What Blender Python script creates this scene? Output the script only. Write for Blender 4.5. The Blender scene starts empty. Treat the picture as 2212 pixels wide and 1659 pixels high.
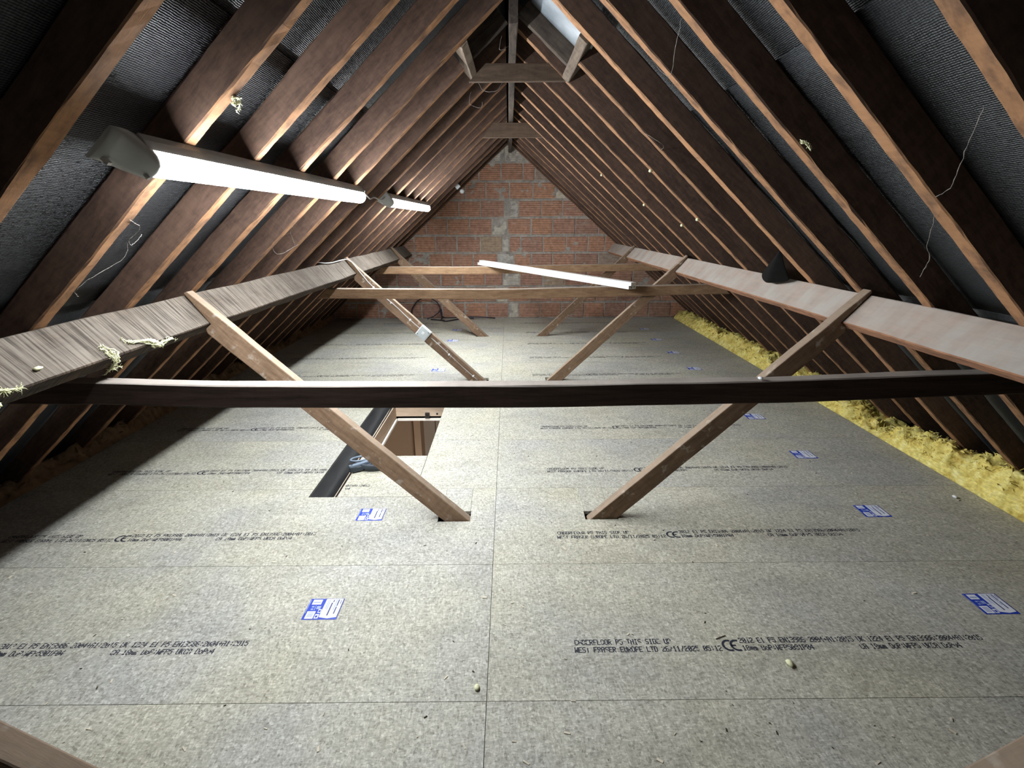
import bpy, bmesh, math, random
from mathutils import Vector, Matrix, noise as mn

random.seed(7)
sc = bpy.context.scene
COL = sc.collection
V = Vector

# ------------------------------------------------------------------ camera
FPX, PITCH, YAW, ROLL, CAMH = 1073.53, 0.315415, 0.0048285, 0.0044160, 1.30714
cp, sp, cy, sy = math.cos(PITCH), math.sin(PITCH), math.cos(YAW), math.sin(YAW)
fwd = V((sy * cp, cy * cp, -sp)); right = V((cy, -sy, 0)); down = fwd.cross(right)
cr, sr = math.cos(ROLL), math.sin(ROLL)
rr = cr * right + sr * down
dd = -sr * right + cr * down
cam_data = bpy.data.cameras.new('camera')
cam_data.sensor_fit = 'HORIZONTAL'; cam_data.sensor_width = 36.0
cam_data.lens = 36.0 * FPX / 2212.0
cam_data.clip_start = 0.02
cam = bpy.data.objects.new('camera', cam_data); COL.objects.link(cam)
m = Matrix((rr, -dd, -fwd)).transposed().to_4x4(); m.translation = V((0, 0, CAMH))
cam.matrix_world = m
sc.camera = cam

# ------------------------------------------------------------------ world, exposure
w = bpy.data.worlds.new('world'); sc.world = w; w.use_nodes = True
w.node_tree.nodes['Background'].inputs[0].default_value = (0.55, 0.62, 0.75, 1)
w.node_tree.nodes['Background'].inputs[1].default_value = 0.0
sc.view_settings.view_transform = 'Standard'
sc.view_settings.look = 'None'
sc.view_settings.gamma = 1.0
sc.view_settings.use_curve_mapping = False
sc.view_settings.exposure = 0.0
LAMP_STRENGTH = 163.0
LAMP_COLOUR = (0.93, 0.97, 1.0)
try:
    sc.cycles.use_denoising = True
    sc.cycles.max_bounces = 3
    sc.cycles.diffuse_bounces = 3
    sc.cycles.glossy_bounces = 2
    sc.cycles.use_adaptive_sampling = True
    sc.cycles.adaptive_threshold = 0.08
    sc.cycles.adaptive_min_samples = 12
    sc.cycles.sample_clamp_indirect = 6.0
except Exception:
    pass

# ------------------------------------------------------------------ material helpers
MATS = {}
class NT:
    def __init__(s, name, rough=0.8, spec=0.3):
        s.m = bpy.data.materials.new(name); s.m.use_nodes = True
        s.t = s.m.node_tree; s.b = s.t.nodes['Principled BSDF']
        s.b.inputs['Roughness'].default_value = rough
        s.b.inputs['Specular IOR Level'].default_value = spec
        MATS[name] = s.m
        s.coord = s.t.nodes.new('ShaderNodeTexCoord')
        s.info = s.t.nodes.new('ShaderNodeObjectInfo')
        s.geo = s.t.nodes.new('ShaderNodeNewGeometry')
        # object coordinates shifted by a random amount per object
        sh = s.n('ShaderNodeVectorMath', operation='SCALE'); sh.inputs[0].default_value = (37.0, 23.0, 11.0)
        s.l(s.info.outputs['Random'], sh.inputs['Scale'])
        ad = s.n('ShaderNodeVectorMath', operation='ADD')
        s.l(s.coord.outputs['Object'], ad.inputs[0]); s.l(sh.outputs[0], ad.inputs[1])
        s.P = ad.outputs[0]
        s.O = s.coord.outputs['Object']
    def n(s, t, **k):
        x = s.t.nodes.new(t)
        for a, b in k.items(): setattr(x, a, b)
        return x
    def l(s, a, b): s.t.links.new(a, b)
    def mapping(s, scale, vec=None, rot=(0, 0, 0)):
        x = s.n('ShaderNodeMapping'); x.inputs['Scale'].default_value = scale; x.inputs['Rotation'].default_value = rot
        s.l(vec or s.P, x.inputs['Vector']); return x.outputs[0]
    def noise(s, scale, detail=4, vec=None, rough=0.55, dist=0.0):
        x = s.n('ShaderNodeTexNoise'); x.inputs['Scale'].default_value = scale; x.inputs['Detail'].default_value = detail
        x.inputs['Roughness'].default_value = rough; x.inputs['Distortion'].default_value = dist
        s.l(vec or s.P, x.inputs['Vector']); return x.outputs['Fac']
    def voro(s, scale, vec=None, out='Color'):
        x = s.n('ShaderNodeTexVoronoi'); x.inputs['Scale'].default_value = scale
        s.l(vec or s.P, x.inputs['Vector']); return x.outputs[out]
    def wave(s, scale, dirn='X', dist=0.0, detail=2, dscale=1.0, vec=None, prof='SIN'):
        x = s.n('ShaderNodeTexWave', bands_direction=dirn, wave_profile=prof)
        x.inputs['Scale'].default_value = scale; x.inputs['Distortion'].default_value = dist
        x.inputs['Detail'].default_value = detail; x.inputs['Detail Scale'].default_value = dscale
        s.l(vec or s.P, x.inputs['Vector']); return x.outputs['Fac']
    def ramp(s, fac, stops):
        x = s.n('ShaderNodeValToRGB'); e = x.color_ramp.elements
        while len(e) < len(stops): e.new(0.5)
        for i, (p, c) in enumerate(stops):
            e[i].position = p
            e[i].color = (c, c, c, 1) if isinstance(c, (int, float)) else (*c, 1)
        s.l(fac, x.inputs[0]); return x.outputs[0]
    def mix(s, fac, a, b, mode='MIX'):
        x = s.n('ShaderNodeMix', data_type='RGBA', blend_type=mode)
        for sock, val in ((x.inputs[0], fac), (x.inputs[6], a), (x.inputs[7], b)):
            if isinstance(val, (int, float)): sock.default_value = val
            elif isinstance(val, tuple): sock.default_value = (*val, 1)
            else: s.l(val, sock)
        return x.outputs[2]
    def math(s, op, a, b=0.0):
        x = s.n('ShaderNodeMath', operation=op)
        for sock, val in ((x.inputs[0], a), (x.inputs[1], b)):
            if isinstance(val, (int, float)): sock.default_value = val
            else: s.l(val, sock)
        return x.outputs[0]
    def bump(s, h, strength=0.4, dist=0.004):
        x = s.n('ShaderNodeBump'); x.inputs['Strength'].default_value = strength; x.inputs['Distance'].default_value = dist
        s.l(h, x.inputs['Height']); s.l(x.outputs[0], s.b.inputs['Normal'])
    def base(s, c):
        if isinstance(c, tuple): s.b.inputs['Base Color'].default_value = (*c, 1)
        else: s.l(c, s.b.inputs['Base Color'])
        return s.m

def plain(name, c, rough=0.6, spec=0.3, var=0.12, scale=30.0, bump=0.0):
    t = NT(name, rough, spec)
    f = t.noise(scale, 4)
    lo = tuple(x * (1 - var) for x in c); hi = tuple(min(1, x * (1 + var)) for x in c)
    t.base(t.ramp(f, [(0.3, lo), (0.7, hi)]))
    if bump: t.bump(f, bump)
    return t.m

def wood(name, dark, light, saw=0.35, dust=None, dust_amount=0.0, rough=0.85, saw_scale=70.0, spots=0.0, edge=None, edge_mix=0.0, dust_low=0.72, grain=(9.0, 52, 52)):
    """timber: the grain runs along the object's own X axis; 'edge' is the paler colour of its narrow lower edge"""
    t = NT(name, rough, 0.18)
    g = t.noise(1.0, 4, t.mapping(grain), 0.7, 0.4)
    big = t.noise(1.0, 3, t.mapping((1.3, 7, 7)))
    c = t.ramp(t.math('ADD', t.math('MULTIPLY', g, 0.6), t.math('MULTIPLY', big, 0.4)), [(0.34, dark), (0.64, light)])
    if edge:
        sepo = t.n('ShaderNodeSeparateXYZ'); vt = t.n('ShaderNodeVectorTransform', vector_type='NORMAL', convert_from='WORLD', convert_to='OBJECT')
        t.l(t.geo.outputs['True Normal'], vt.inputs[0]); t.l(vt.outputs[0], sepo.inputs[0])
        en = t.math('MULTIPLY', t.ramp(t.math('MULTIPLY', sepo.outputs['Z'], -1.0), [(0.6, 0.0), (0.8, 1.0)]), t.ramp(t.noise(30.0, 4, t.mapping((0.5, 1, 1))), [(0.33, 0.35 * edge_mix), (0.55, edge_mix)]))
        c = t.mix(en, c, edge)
    # saw kerfs across the grain
    sw = t.noise(1.0, 3, t.mapping((saw_scale, 5.0, 5.0), rot=(0, 0.12, 0.16)), 0.65)
    c = t.mix(1.0, c, t.ramp(sw, [(0.36, 1.0 - saw), (0.62, 1.0 + 0.12 * saw)]), 'MULTIPLY')
    c = t.mix(1.0, c, t.ramp(t.info.outputs['Random'], [(0.0, 0.82), (1.0, 1.15)]), 'MULTIPLY')
    if spots:
        sm = t.ramp(t.noise(21.0, 3), [(0.60, 0.0), (0.72, spots)])
        c = t.mix(sm, c, (0.50, 0.45, 0.38))
    if dust:
        sep = t.n('ShaderNodeSeparateXYZ'); t.l(t.geo.outputs['True Normal'], sep.inputs[0])
        up = t.ramp(sep.outputs['Z'], [(0.35, 0.0), (0.62, 1.0)])
        dn = t.math('MULTIPLY', t.ramp(t.noise(6.0, 4), [(0.30, dust_low), (0.62, 1.0)]), t.ramp(sw, [(0.36, 1.0 - saw), (0.60, 1.0)]))
        c = t.mix(t.math('MULTIPLY', t.math('MULTIPLY', up, dn), dust_amount), c, dust)
    t.base(c)
    t.bump(t.math('ADD', t.math('MULTIPLY', sw, saw), t.math('MULTIPLY', g, 0.5)), 0.45, 0.003)
    return t.m

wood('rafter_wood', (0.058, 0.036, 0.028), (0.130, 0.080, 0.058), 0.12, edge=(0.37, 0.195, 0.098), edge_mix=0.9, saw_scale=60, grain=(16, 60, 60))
wood('dark_rafter_wood', (0.028, 0.022, 0.019), (0.10, 0.080, 0.064), 0.12)
wood('tie_wood', (0.060, 0.042, 0.030), (0.145, 0.100, 0.070), 0.06)
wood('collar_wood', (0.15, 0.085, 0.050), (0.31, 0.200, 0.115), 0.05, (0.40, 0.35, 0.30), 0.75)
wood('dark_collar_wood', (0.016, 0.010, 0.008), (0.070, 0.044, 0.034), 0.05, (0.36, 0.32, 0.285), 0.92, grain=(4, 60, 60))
wood('strut_wood', (0.13, 0.080, 0.050), (0.28, 0.185, 0.118), 0.10, (0.38, 0.31, 0.24), 0.55, spots=0.6, saw_scale=60)
wood('trimmer_wood', (0.075, 0.058, 0.044), (0.20, 0.155, 0.118), 0.15)
wood('purlin_wood_striped', (0.036, 0.026, 0.020), (0.120, 0.086, 0.060), 0.72, (0.215, 0.188, 0.158), 0.82, saw_scale=125, dust_low=0.5)
wood('purlin_wood_smooth', (0.16, 0.085, 0.055), (0.44, 0.220, 0.125), 0.14, (0.385, 0.36, 0.325), 0.97, saw_scale=22, dust_low=0.62)
wood('pine', (0.40, 0.31, 0.23), (0.56, 0.46, 0.36), 0.03)
plain('white_primer', (0.82, 0.81, 0.77), 0.5, 0.3, 0.04, 18)
plain('cut_wood_end', (0.48, 0.43, 0.36), 0.8, 0.2, 0.15, 60)
plain('ink', (0.030, 0.033, 0.048), 0.7, 0.2, 0.35, 240)
plain('end_mark_ink', (0.10, 0.11, 0.10), 0.7, 0.2, 0.2, 100)
plain('lamp_grey', (0.36, 0.37, 0.36), 0.45, 0.4, 0.04)
plain('metal_screw', (0.6, 0.6, 0.58), 0.3, 0.6, 0.05)
plain('white_plastic', (0.78, 0.80, 0.82), 0.35, 0.5, 0.03)
plain('grey_plastic_cover', (0.55, 0.60, 0.60), 0.4, 0.5, 0.05)
plain('cable_grey', (0.50, 0.50, 0.50), 0.5, 0.4, 0.06)
plain('cable_dark', (0.030, 0.020, 0.030), 0.5, 0.4, 0.2)
plain('tool_blue_grey', (0.17, 0.22, 0.29), 0.4, 0.45, 0.08)
plain('tool_dark', (0.050, 0.062, 0.078), 0.5, 0.4, 0.08)
plain('cobweb', (0.26, 0.24, 0.22), 0.9, 0.1, 0.2, 80)
plain('black_iron', (0.02, 0.02, 0.02), 0.5, 0.4, 0.1)
plain('hall_wall_paint', (0.40, 0.295, 0.215), 0.8, 0.2, 0.04, 3)
plain('hall_door_paint', (0.33, 0.285, 0.245), 0.6, 0.3, 0.04, 3)
plain('hall_carpet', (0.22, 0.17, 0.13), 0.95, 0.1, 0.2, 90)
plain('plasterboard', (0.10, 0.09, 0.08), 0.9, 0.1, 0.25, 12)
plain('sawdust_light', (0.66, 0.60, 0.48), 0.9, 0.1, 0.15)
plain('sawdust_dark', (0.07, 0.055, 0.04), 0.9, 0.1, 0.2)
plain('sticker_blue', (0.014, 0.050, 0.46), 0.35, 0.4, 0.06, 60)
plain('sticker_white', (0.80, 0.83, 0.90), 0.35, 0.4, 0.03, 60)
plain('sticker_pale', (0.30, 0.38, 0.66), 0.35, 0.4, 0.06, 60)
plain('sticker_navy', (0.03, 0.04, 0.17), 0.35, 0.4, 0.06, 60)

# chipboard
t = NT('chipboard', 0.62, 0.25)
f1 = t.voro(1.0, t.mapping((210, 95, 120), rot=(0, 0, 0.7)))
f2 = t.voro(1.0, t.mapping((90, 230, 120), rot=(0, 0, 0.35)))
s1 = t.n('ShaderNodeSeparateColor'); t.l(f1, s1.inputs[0])
s2 = t.n('ShaderNodeSeparateColor'); t.l(f2, s2.inputs[0])
fine = t.noise(300, 1, None, 0.6)
k = t.math('ADD', t.math('ADD', t.math('MULTIPLY', s1.outputs[0], 0.34), t.math('MULTIPLY', s2.outputs[1], 0.34)), t.math('MULTIPLY', fine, 0.42))
c = t.ramp(k, [(0.16, (0.205, 0.197, 0.165)), (0.36, (0.355, 0.346, 0.302)), (0.58, (0.455, 0.445, 0.395)), (0.80, (0.585, 0.575, 0.515)), (0.95, (0.76, 0.75, 0.68))])
tint = t.noise(1.7, 3)
c = t.mix(1.0, c, t.ramp(tint, [(0.32, (0.90, 0.91, 0.95)), (0.5, (1.0, 0.995, 0.96)), (0.68, (1.05, 1.03, 0.93))]), 'MULTIPLY')
smudge = t.noise(4.5, 5, t.mapping((0.6, 1.6, 1)))
c = t.mix(1.0, c, t.ramp(smudge, [(0.30, 0.86), (0.52, 1.0)]), 'MULTIPLY')
dk = t.voro(34.0, out='Distance')
c = t.mix(t.math('MULTIPLY', t.ramp(dk, [(0.035, 1.0), (0.07, 0.0)]), t.ramp(t.noise(19, 2), [(0.50, 0.0), (0.58, 0.75)])), c, (0.10, 0.09, 0.07))
t.base(c)

# roofing felt: woven reinforced bitumen sheet
t = NT('roof_felt', 0.50, 0.45)
wy = t.wave(58.0, 'X', 2.2, 1, 1.2)
wx = t.wave(40.0, 'Y', 2.6, 1, 1.6)
fn = t.noise(130, 2, t.mapping((1, 0.45, 1)))
hgt = t.math('ADD', t.math('ADD', t.math('MULTIPLY', wy, 0.55), t.math('MULTIPLY', wx, 0.25)), t.math('MULTIPLY', fn, 0.6))
bg = t.noise(3.0, 4)
c = t.ramp(hgt, [(0.35, (0.008, 0.009, 0.011)), (0.75, (0.034, 0.037, 0.042)), (0.98, (0.075, 0.080, 0.085))])
c = t.mix(1.0, c, t.ramp(bg, [(0.3, 0.75), (0.7, 1.3)]), 'MULTIPLY')
t.base(c); t.bump(hgt, 0.8, 0.0045)

t = NT('black_membrane', 0.6, 0.2)
f = t.noise(9, 4, t.mapping((1, 0.35, 1)))
t.base(t.ramp(f, [(0.3, (0.007, 0.007, 0.008)), (0.7, (0.024, 0.025, 0.026))])); t.bump(f, 0.5, 0.01)
plain('torn_felt', (0.006, 0.006, 0.006), 0.9, 0.08, 0.3, 40)  # near-black felt: the flap's unlit side is put into the colour
t = NT('grey_sheet', 0.4, 0.5)
f = t.noise(6, 4)
t.base(t.ramp(f, [(0.35, (0.20, 0.23, 0.26)), (0.65, (0.42, 0.46, 0.50))])); t.bump(f, 0.3, 0.01)

# bricks: ribbed hollow terracotta blocks
def brick_mat(name, cols, rib=0.5):
    t = NT(name, 0.9, 0.15)
    ribs = t.wave(13.5, 'Z', 0.8, 1, 2.0, t.mapping((0.2, 1, 1), t.O))
    nz = t.noise(24, 5); big = t.noise(5, 3)
    c = t.ramp(t.info.outputs['Random'], [(i / max(1, len(cols) - 1), x) for i, x in enumerate(cols)])
    c = t.mix(1.0, c, t.ramp(nz, [(0.3, 0.74), (0.7, 1.2)]), 'MULTIPLY')
    c = t.mix(1.0, c, t.ramp(ribs, [(0.05, 1 - rib), (0.5, 1.06)]), 'MULTIPLY')
    sm = t.ramp(t.noise(9, 5, t.mapping((1, 1, 2.2))), [(0.60, 0.0), (0.74, 0.7)])
    c = t.mix(sm, c, (0.42, 0.38, 0.33))
    t.base(c)
    t.bump(t.math('ADD', t.math('MULTIPLY', ribs, 1.0), t.math('MULTIPLY', nz, 0.7)), 0.6, 0.006)
brick_mat('terracotta', [(0.43, 0.240, 0.165), (0.53, 0.285, 0.185), (0.39, 0.230, 0.178), (0.49, 0.270, 0.185), (0.42, 0.265, 0.203), (0.52, 0.270, 0.170)])
brick_mat('stone_infill', [(0.52, 0.48, 0.42), (0.46, 0.44, 0.40), (0.54, 0.48, 0.38)], 0.05)
brick_mat('pale_brick', [(0.36, 0.26, 0.19), (0.40, 0.30, 0.21), (0.33, 0.25, 0.20)], 0.15)
t = NT('mortar', 0.95, 0.1)
f = t.noise(28, 6, None, 0.65); g = t.noise(5, 3)
c = t.mix(1.0, t.ramp(f, [(0.3, (0.26, 0.235, 0.205)), (0.7, (0.44, 0.405, 0.365))]), t.ramp(g, [(0.3, 0.8), (0.7, 1.2)]), 'MULTIPLY')
t.base(c); t.bump(f, 1.0, 0.012)

# glass wool
t = NT('glass_wool', 0.95, 0.1)
f = t.noise(22, 5); g = t.noise(4, 3); h = t.noise(120, 3, t.mapping((1, 0.3, 1)))
c = t.ramp(f, [(0.30, (0.52, 0.38, 0.08)), (0.5, (0.78, 0.66, 0.20)), (0.72, (0.90, 0.82, 0.36))])
c = t.mix(t.ramp(g, [(0.55, 0.0), (0.75, 0.5)]), c, (0.72, 0.46, 0.14))
c = t.mix(1.0, c, t.ramp(h, [(0.3, 0.75), (0.7, 1.15)]), 'MULTIPLY')
t.base(c); t.bump(h, 0.6, 0.004)
t.b.inputs['Subsurface Weight'].default_value = 0.0
plain('glass_wool_brown', (0.24, 0.17, 0.10), 0.95, 0.1, 0.35, 20)  # darker copy of the wool: shade at the left eaves put into its colour
plain('glass_wool_pale', (0.80, 0.80, 0.52), 0.95, 0.1, 0.12, 60)

# lamp diffuser
t = NT('lamp_diffuser', 0.4, 0.3)
t.base((0.9, 0.9, 0.9))
t.b.inputs['Emission Color'].default_value = (*LAMP_COLOUR, 1)
t.b.inputs['Emission Strength'].default_value = LAMP_STRENGTH

# ------------------------------------------------------------------ object helpers
def tag(o, label=None, cat=None, group=None, kind=None):
    if label: o['label'] = label
    if cat: o['category'] = cat
    if group: o['group'] = group
    if kind: o['kind'] = kind
    return o

def empty(name, loc=(0, 0, 0)):
    o = bpy.data.objects.new(name, None); COL.objects.link(o); o.location = loc
    o.empty_display_size = 0.05
    return o

def mk(name, verts, faces, mat, parent=None, frame=None, smooth=False, mats=None, fmat=None, bevel=0.0):
    """mesh from world-space vertices; 'frame' is the object's own matrix"""
    fr = frame or Matrix.Identity(4)
    inv = fr.inverted()
    me = bpy.data.meshes.new(name)
    me.from_pydata([inv @ V(v) for v in verts], [], faces)
    for mm in (mats or [mat]): me.materials.append(MATS[mm])
    if fmat:
        for p, i in zip(me.polygons, fmat): p.material_index = i
    if smooth:
        for p in me.polygons: p.use_smooth = True
    bm = bmesh.new(); bm.from_mesh(me); bmesh.ops.recalc_face_normals(bm, faces=bm.faces); bm.to_mesh(me); bm.free()
    me.update()
    o = bpy.data.objects.new(name, me); COL.objects.link(o)
    if parent:
        o.parent = parent
        o.matrix_parent_inverse = Matrix.Identity(4)
        o.matrix_local = parent_world(parent).inverted() @ fr
    else:
        o.matrix_world = fr
    WORLD[o.name] = fr
    if bevel:
        b = o.modifiers.new('bevel', 'BEVEL'); b.width = bevel; b.segments = 2; b.limit_method = 'ANGLE'; b.angle_limit = math.radians(40)
    return o
WORLD = {}
def parent_world(p):
    if p.name in WORLD: return WORLD[p.name]
    return Matrix.Translation(p.location)

def frame_of(origin, xaxis, zhint):
    x = V(xaxis).normalized(); z = V(zhint); z = (z - x * z.dot(x)).normalized(); y = z.cross(x)
    f = Matrix((x, y, z)).transposed().to_4x4(); f.translation = V(origin); return f

def box_vf(x0, x1, y0, y1, z0, z1):
    v = [(x0, y0, z0), (x1, y0, z0), (x1, y1, z0), (x0, y1, z0), (x0, y0, z1), (x1, y0, z1), (x1, y1, z1), (x0, y1, z1)]
    f = [(0, 3, 2, 1), (4, 5, 6, 7), (0, 1, 5, 4), (1, 2, 6, 5), (2, 3, 7, 6), (3, 0, 4, 7)]
    return v, f

class MB:
    def __init__(s): s.v = []; s.f = []; s.m = []
    def add(s, v, f, mi=0):
        o = len(s.v); s.v += [tuple(x) for x in v]; s.f += [tuple(i + o for i in q) for q in f]; s.m += [mi] * len(f)
    def box(s, x0, x1, y0, y1, z0, z1, mi=0): s.add(*box_vf(x0, x1, y0, y1, z0, z1), mi)
    def obox(s, fr, x0, x1, y0, y1, z0, z1, mi=0):
        v, f = box_vf(x0, x1, y0, y1, z0, z1); s.add([fr @ V(p) for p in v], f, mi)
    def tube(s, pts, r, n=6, mi=0, cap=True):
        pts = [V(p) for p in pts]; base = len(s.v); rings = []
        up = V((0.31, 0.17, 0.93))
        for i, p in enumerate(pts):
            d = (pts[min(i + 1, len(pts) - 1)] - pts[max(i - 1, 0)]).normalized()
            a = d.cross(up)
            if a.length < 1e-4: a = d.cross(V((1, 0, 0)))
            a.normalize(); b = d.cross(a)
            ri = r[i] if isinstance(r, (list, tuple)) else r
            rings.append([p + ri * (math.cos(2 * math.pi * k / n) * a + math.sin(2 * math.pi * k / n) * b) for k in range(n)])
        v = [q for rg in rings for q in rg]; f = []
        for i in range(len(pts) - 1):
            for k in range(n):
                f.append((i * n + k, i * n + (k + 1) % n, (i + 1) * n + (k + 1) % n, (i + 1) * n + k))
        if cap: f.append(tuple(range(n))); f.append(tuple((len(pts) - 1) * n + k for k in range(n)))
        s.add(v, f, mi)
    def build(s, name, mats, parent=None, frame=None, smooth=False, bevel=0.0):
        if isinstance(mats, str): mats = [mats]
        return mk(name, s.v, s.f, None, parent, frame, smooth, mats, s.m, bevel)

def wob(p, s, seed):
    return mn.noise(V(p) * s + V((seed * 13.7, seed * 5.1, seed * 3.3)))

def beam(name, A, B, y0, y1, z0, z1, zhint, mat, parent=None, seg=24, rough=0.003, seed=1, cut0=0.0, cut1=0.0, sag=0.0, edge=0.004):
    """sawn timber from A to B; cross section in its own frame; ends cut with slopes cut0/cut1; sag bows it along local z"""
    A, B = V(A), V(B); fr = frame_of(A, B - A, zhint); L = (B - A).length
    sec = [(y0 + edge, z0), (y1 - edge, z0), (y1, z0 + edge), (y1, z1 - edge), (y1 - edge, z1), (y0 + edge, z1), (y0, z1 - edge), (y0, z0 + edge)]
    mb = MB(); v = []; f = []
    for i in range(seg + 1):
        u = i / seg; x = L * u
        for k, (yy, zz) in enumerate(sec):
            cx = (cut0 * (1 - u) ** 6 + cut1 * u ** 6) * zz if 0 < i < seg else (cut0 * zz if i == 0 else cut1 * zz)
            n1 = wob((x * 1.0, yy * 20, zz * 20), 3.0, seed) * rough
            n2 = wob((x, zz * 20, yy * 20), 17.0, seed + 9) * rough * 0.6
            bow = sag * (1 - (2 * u - 1) ** 2)
            v.append((x + cx, yy + n1, zz + n1 * 0.6 + n2 - bow))
    n = 8
    for i in range(seg):
        for k in range(n):
            f.append((i * n + k, i * n + (k + 1) % n, (i + 1) * n + (k + 1) % n, (i + 1) * n + k))
    f.append(tuple(range(n))); f.append(tuple(seg * n + k for k in range(n)))
    mb.add([fr @ V(p) for p in v], f)
    return mb.build(name, mat, parent, fr)

def prism(name, poly, yf, yb, mat, frame, parent=None, bevel=0.003):
    """polygon of (x, z) points; yf(x,z), yb(x,z) give front and back depth"""
    n = len(poly)
    v = [(x, yf(x, z), z) for x, z in poly] + [(x, yb(x, z), z) for x, z in poly]
    f = [tuple(range(n)), tuple(range(n, 2 * n))] + [(i, (i + 1) % n, (i + 1) % n + n, i + n) for i in range(n)]
    return mk(name, v, f, mat, parent, frame, bevel=bevel)

# ------------------------------------------------------------------ geometry of the attic
MLS, ZL = 0.877, 2.258          # left rafter undersides:  z = ZL + MLS * x
MRS, ZR = 0.869, 2.276          # right rafter undersides: z = ZR - MRS * x
LEN_L, LEN_R = math.hypot(1, MLS), math.hypot(1, MRS)
NL = V((-MLS, 0, 1)) / LEN_L     # outward normals of the slopes
NR = V((MRS, 0, 1)) / LEN_R
TL = V((1, 0, MLS)) / LEN_L      # up the slope
TR = V((-1, 0, MRS)) / LEN_R
YB, YW = -1.6, 7.05             # back end of the attic behind the camera, gable wall
RD = 0.092                      # rafter depth
def on_left(x, y, out=0.0): return V((x, y, ZL + MLS * x)) + NL * out
def on_right(x, y, out=0.0): return V((x, y, ZR - MRS * x)) + NR * out

# ------------------------------------------------------------------ floor
floor = tag(empty('floor'), 'grey chipboard panel floor laid in two columns across the attic', 'floor', kind='structure')
XS, D0 = -0.072, 1.0731
ROW = 0.6
GAP = 0.0009
HATCH = (-1.012, -0.485, 2.195, 4.092)
# strut slots: x0, x1, y0, y1
SLOTS = [(-0.336, -0.186, 1.975, 2.060), (0.346, 0.499, 1.985, 2.055), (-0.357, -0.183, 4.100, 4.185), (0.313, 0.462, 4.092, 4.192),
         (-0.402, -0.245, 5.842, 5.905), (0.322, 0.460, 5.850, 5.915), (-0.35, -0.17, 0.545, 0.620), (0.32, 0.50, 0.540, 0.620)]

def subtract(rects, hole):
    out = []
    hx0, hx1, hy0, hy1 = hole
    for (x0, x1, y0, y1) in rects:
        if hx1 <= x0 or hx0 >= x1 or hy1 <= y0 or hy0 >= y1:
            out.append((x0, x1, y0, y1)); continue
        a, b = max(x0, hx0), min(x1, hx1)
        if x0 < hx0: out.append((x0, hx0, y0, y1))
        if x1 > hx1: out.append((hx1, x1, y0, y1))
        if y0 < hy0: out.append((a, b, y0, hy0))
        if y1 > hy1: out.append((a, b, hy1, y1))
    return out

def panel(rects, z1=0.0, th=0.018, name='floor_board', parent=floor):
    mb = MB()
    for (x0, x1, y0, y1) in rects: mb.box(x0, x1, y0, y1, z1 - th, z1)
    cx = min(r[0] for r in rects); cyy = min(r[2] for r in rects)
    return mb.build(name, 'chipboard', parent, Matrix.Translation((cx, cyy, z1)))

FONT = {
 'A': '01110 10001 10001 11111 10001 10001 10001', 'B': '11110 10001 10001 11110 10001 10001 11110',
 'C': '01110 10001 10000 10000 10000 10001 01110', 'D': '11110 10001 10001 10001 10001 10001 11110',
 'E': '11111 10000 10000 11110 10000 10000 11111', 'F': '11111 10000 10000 11110 10000 10000 10000',
 'H': '10001 10001 10001 11111 10001 10001 10001', 'I': '01110 00100 00100 00100 00100 00100 01110',
 'K': '10001 10010 10100 11000 10100 10010 10001', 'L': '10000 10000 10000 10000 10000 10000 11111',
 'N': '10001 11001 10101 10101 10011 10001 10001', 'O': '01110 10001 10001 10001 10001 10001 01110',
 'P': '11110 10001 10001 11110 10000 10000 10000', 'R': '11110 10001 10001 11110 10100 10010 10001',
 'S': '01111 10000 10000 01110 00001 00001 11110', 'T': '11111 00100 00100 00100 00100 00100 00100',
 'U': '10001 10001 10001 10001 10001 10001 01110', 'W': '10001 10001 10001 10101 10101 11011 10001',
 'm': '00000 00000 11010 10101 10101 10101 10101', 'o': '00000 00000 01110 10001 10001 10001 01110',
 'v': '00000 00000 10001 10001 10001 01010 00100', 'M': '10001 11011 10101 10101 10001 10001 10001',
 '0': '01110 10001 10011 10101 11001 10001 01110', '1': '00100 01100 00100 00100 00100 00100 01110',
 '2': '01110 10001 00001 00110 01000 10000 11111', '3': '11110 00001 00001 01110 00001 00001 11110',
 '4': '00010 00110 01010 10010 11111 00010 00010', '5': '11111 10000 11110 00001 00001 10001 01110',
 '6': '01110 10000 10000 11110 10001 10001 01110', '8': '01110 10001 10001 01110 10001 10001 01110',
 '9': '01110 10001 10001 01111 00001 00001 01110', '/': '00001 00010 00010 00100 01000 01000 10000',
 ':': '00000 00100 00100 00000 00100 00100 00000', '+': '00000 00100 00100 11111 00100 00100 00000',
 '-': '00000 00000 00000 11111 00000 00000 00000', ' ': '00000 00000 00000 00000 00000 00000 00000'}
LINES = [(0.0, 0.030, 'CABERFLOOR P5 THIS SIDE UP'), (-0.003, 0.000, 'WEST FRASER EUROPE LTD 26/11/2025 05:12'),
         (0.538, 0.030, '2012 E1 P5 EN13986 2004+A1:2015 UK 1224 E1 P5 EN13986:2004+A1:2015'),
         (0.538, 0.000, '18mm DoP:WFP5001P04'), (0.919, 0.000, 'CA 18mm DoP:WFP5 UKCA DoPv4')]
PITCHX, CH = 0.01218, 0.0215

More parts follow.
